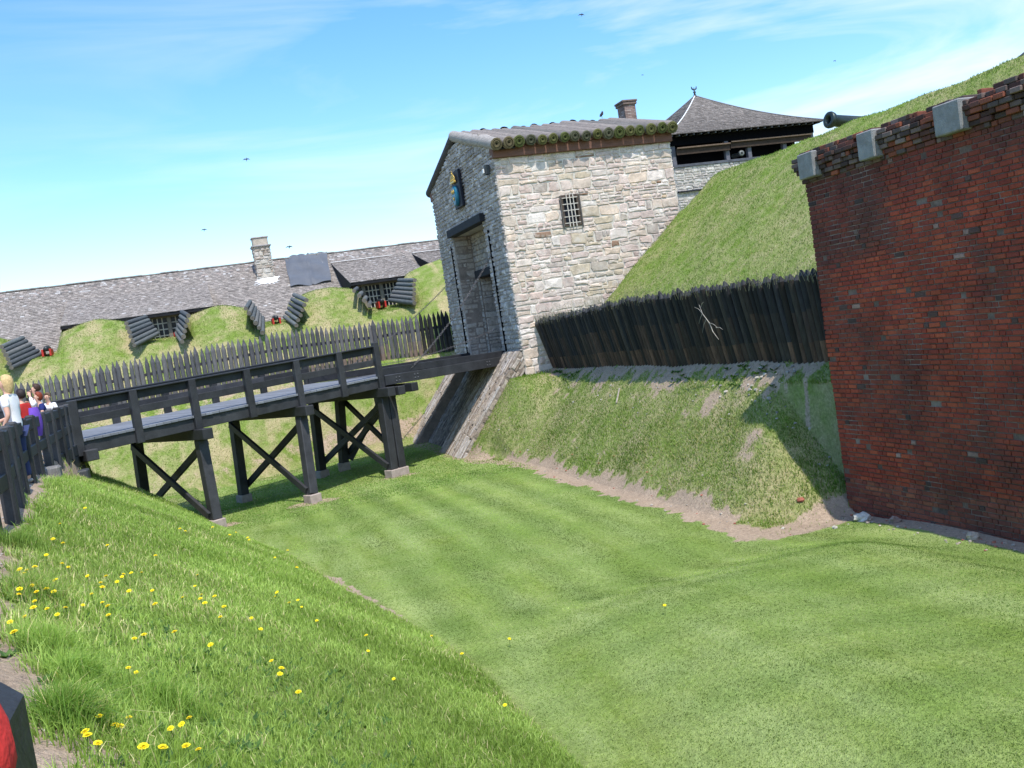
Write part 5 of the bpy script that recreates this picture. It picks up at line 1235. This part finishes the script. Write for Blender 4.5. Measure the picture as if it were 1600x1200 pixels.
for i, (x, y) in enumerate(DPOS):
    r = random.uniform(.016, .026) if y < 14 else random.uniform(.02, .03); st = random.uniform(.10, .15) if y > 5.6 else random.uniform(.06, .12)
    if x < 3.3 and y < 7.3 and i % 3 == 0: r *= .85
    z0 = hz(x, y); t = thing('dandelion', (x, y, z0), 'yellow dandelion flower in the long grass of the near bank', 'dandelion', 'dandelions dotted over the near bank')
    mb, c, z0 = dand(x, y, r, st, True); mb.build('flower_head', M['petalc'], t)
    mb = MB(); mb.tube([(x, y, z0-.01), ((x+c.x)/2, (y+c.y)/2, z0+st*.5), tuple(c)], [.003, .0025, .003], 5); mb.lathe([(-.012, .003), (-.004, .008), (.003, .006)], tuple(c), (0, 0, 1), 6); mb.build('stem', M['stem'], t)
# birds
BP_ = [((28.57, 60, 21.53), 'dark swallow high in the sky above the gatehouse, topmost of the birds', .34), ((4.99, 60, 13.82), 'dark swallow in the open sky midway between far chimney and top left', .30), ((2.16, 70, 11.25), 'dark swallow low in the sky left of the barracks chimney', .30), ((6.66, 60, 8.26), 'dark swallow just right of the barracks chimney', .32), ((48.68, 60, 17.27), 'tiny swallow in the cloud above the cannon', .2), ((48.8, 90, 25.03), 'faint tiny swallow above the redoubt roof', .22)]
for (p, lab, s) in BP_:
    b = thing('bird', p, lab, 'bird'); p = V3(p)
    mb = MB(); mb.tube([p+V3((-.1*s, 0, -.45*s)), p+V3((-.03*s, 0, -.2*s)), p, p+V3((.05*s, 0, .22*s)), p+V3((.08*s, 0, .36*s))], [.01*s, .05*s, .085*s, .07*s, .01*s], 8, (.03, .03, .04)); mb.build('body', M['plain'], b)
    for q in (-1, 1):
        mb = MB(); a = p+V3((.02*s, 0, .12*s)); mb.face([a, p+V3((q*.35*s, .05, .22*s)), p+V3((q*.75*s, .1, -.05*s)), p+V3((q*.3*s, .04, .0)), p+V3((0, 0, -.1*s))], (.03, .03, .04)); mb.build('wing', M['plain'], b)
b = thing('bird', (18.35, 38, 9.75), 'small dark bird perched on the gatehouse roof ridge', 'bird'); p = V3((18.35, 38, 9.9))
mb = MB(); mb.tube([p+V3((-.10, 0, -.07)), p+V3((-.05, 0, -.02)), p+V3((.03, 0, .06)), p+V3((.06, 0, .14)), p+V3((.10, 0, .12))], [.012, .055, .06, .04, .006], 8, (.03, .03, .04)); mb.tube([p+V3((0, 0, -.14)), p], .008, 5, (.03, .03, .04)); mb.build('body', M['plain'], b)

# ------------------------------------------------------------------ light, sky, camera
EL, AZ = math.radians(61.5), math.radians(175.5)      # azimuth measured from +Y towards +X
sv = V3((math.sin(AZ)*math.cos(EL), math.cos(AZ)*math.cos(EL), math.sin(EL)))
sun = bpy.data.lights.new('sun', 'SUN'); sun.energy = 5.0; sun.angle = math.radians(.5); sun.color = (1, .955, .88)
so = bpy.data.objects.new('sun', sun); COL.objects.link(so); so.rotation_euler = sv.to_track_quat('Z', 'Y').to_euler(); so.location = (0, 0, 60)
w = bpy.data.worlds.new('World'); SC.world = w; w.use_nodes = True; nt = w.node_tree; N_ = nt.nodes; L_ = nt.links
bg = N_['Background']; sk = N_.new('ShaderNodeTexSky'); sk.sky_type = 'NISHITA'; sk.sun_disc = False; sk.sun_elevation = EL; sk.sun_rotation = AZ
sk.air_density = 1.0; sk.dust_density = .8; sk.ozone_density = 1.6
tc_ = N_.new('ShaderNodeTexCoord')
hsv = N_.new('ShaderNodeHueSaturation'); hsv.inputs['Saturation'].default_value = 1.32; hsv.inputs['Value'].default_value = 1.95; L_.new(sk.outputs[0], hsv.inputs['Color'])
# thin cirrus, drawn out in one direction
mp = N_.new('ShaderNodeMapping'); mp.inputs['Rotation'].default_value = (0, math.radians(-14), math.radians(25)); mp.inputs['Scale'].default_value = (1.2, 2.6, 8.5); L_.new(tc_.outputs['Generated'], mp.inputs[0])
n1 = N_.new('ShaderNodeTexNoise'); n1.inputs['Scale'].default_value = 1.7; n1.inputs['Detail'].default_value = 6; n1.inputs['Roughness'].default_value = .55; n1.inputs['Distortion'].default_value = .5; L_.new(mp.outputs[0], n1.inputs['Vector'])
cr_ = N_.new('ShaderNodeValToRGB'); cr_.color_ramp.elements[0].position = .46; cr_.color_ramp.elements[1].position = .78; L_.new(n1.outputs['Fac'], cr_.inputs[0])
# more cloud towards the right of the scene (+X)
sx_ = N_.new('ShaderNodeSeparateXYZ'); L_.new(tc_.outputs['Generated'], sx_.inputs[0])
mr = N_.new('ShaderNodeMapRange'); mr.inputs['From Min'].default_value = -.1; mr.inputs['From Max'].default_value = .62; mr.inputs['To Min'].default_value = .16; mr.inputs['To Max'].default_value = 1.0; L_.new(sx_.outputs['X'], mr.inputs['Value'])
mu = N_.new('ShaderNodeMath'); mu.operation = 'MULTIPLY'; L_.new(cr_.outputs[0], mu.inputs[0]); L_.new(mr.outputs[0], mu.inputs[1])
mx_ = N_.new('ShaderNodeMix'); mx_.data_type = 'RGBA'; L_.new(mu.outputs[0], mx_.inputs[0]); L_.new(hsv.outputs[0], mx_.inputs[6]); mx_.inputs[7].default_value = (7.5, 8.0, 8.4, 1)
L_.new(mx_.outputs[2], bg.inputs['Color']); bg.inputs['Strength'].default_value = .15
SC.view_settings.view_transform = 'Standard'; SC.view_settings.look = 'None'; SC.view_settings.exposure = 0; SC.view_settings.gamma = 1
cam = bpy.data.cameras.new('camera'); cam.sensor_width = 36; cam.lens = 1480/1600*36; cam.clip_start = .05; cam.clip_end = 3000
cobj = bpy.data.objects.new('camera', cam); COL.objects.link(cobj); SC.camera = cobj
roll, pitch, yaw = math.radians(8.6988), math.radians(3.6909), math.radians(18.1139)
fw = V3((math.sin(yaw)*math.cos(pitch), math.cos(yaw)*math.cos(pitch), -math.sin(pitch))); rt0 = V3((math.cos(yaw), -math.sin(yaw), 0)); up0 = rt0.cross(fw)
rt = rt0*math.cos(roll) - up0*math.sin(roll); up = rt0*math.sin(roll) + up0*math.cos(roll)
mm = Matrix((rt, up, -fw)).transposed().to_4x4(); mm.translation = V3((0, 0, 1.6)); cobj.matrix_world = mm
for k in [o for o in bpy.data.objects if '_o' in o]: del k['_o']
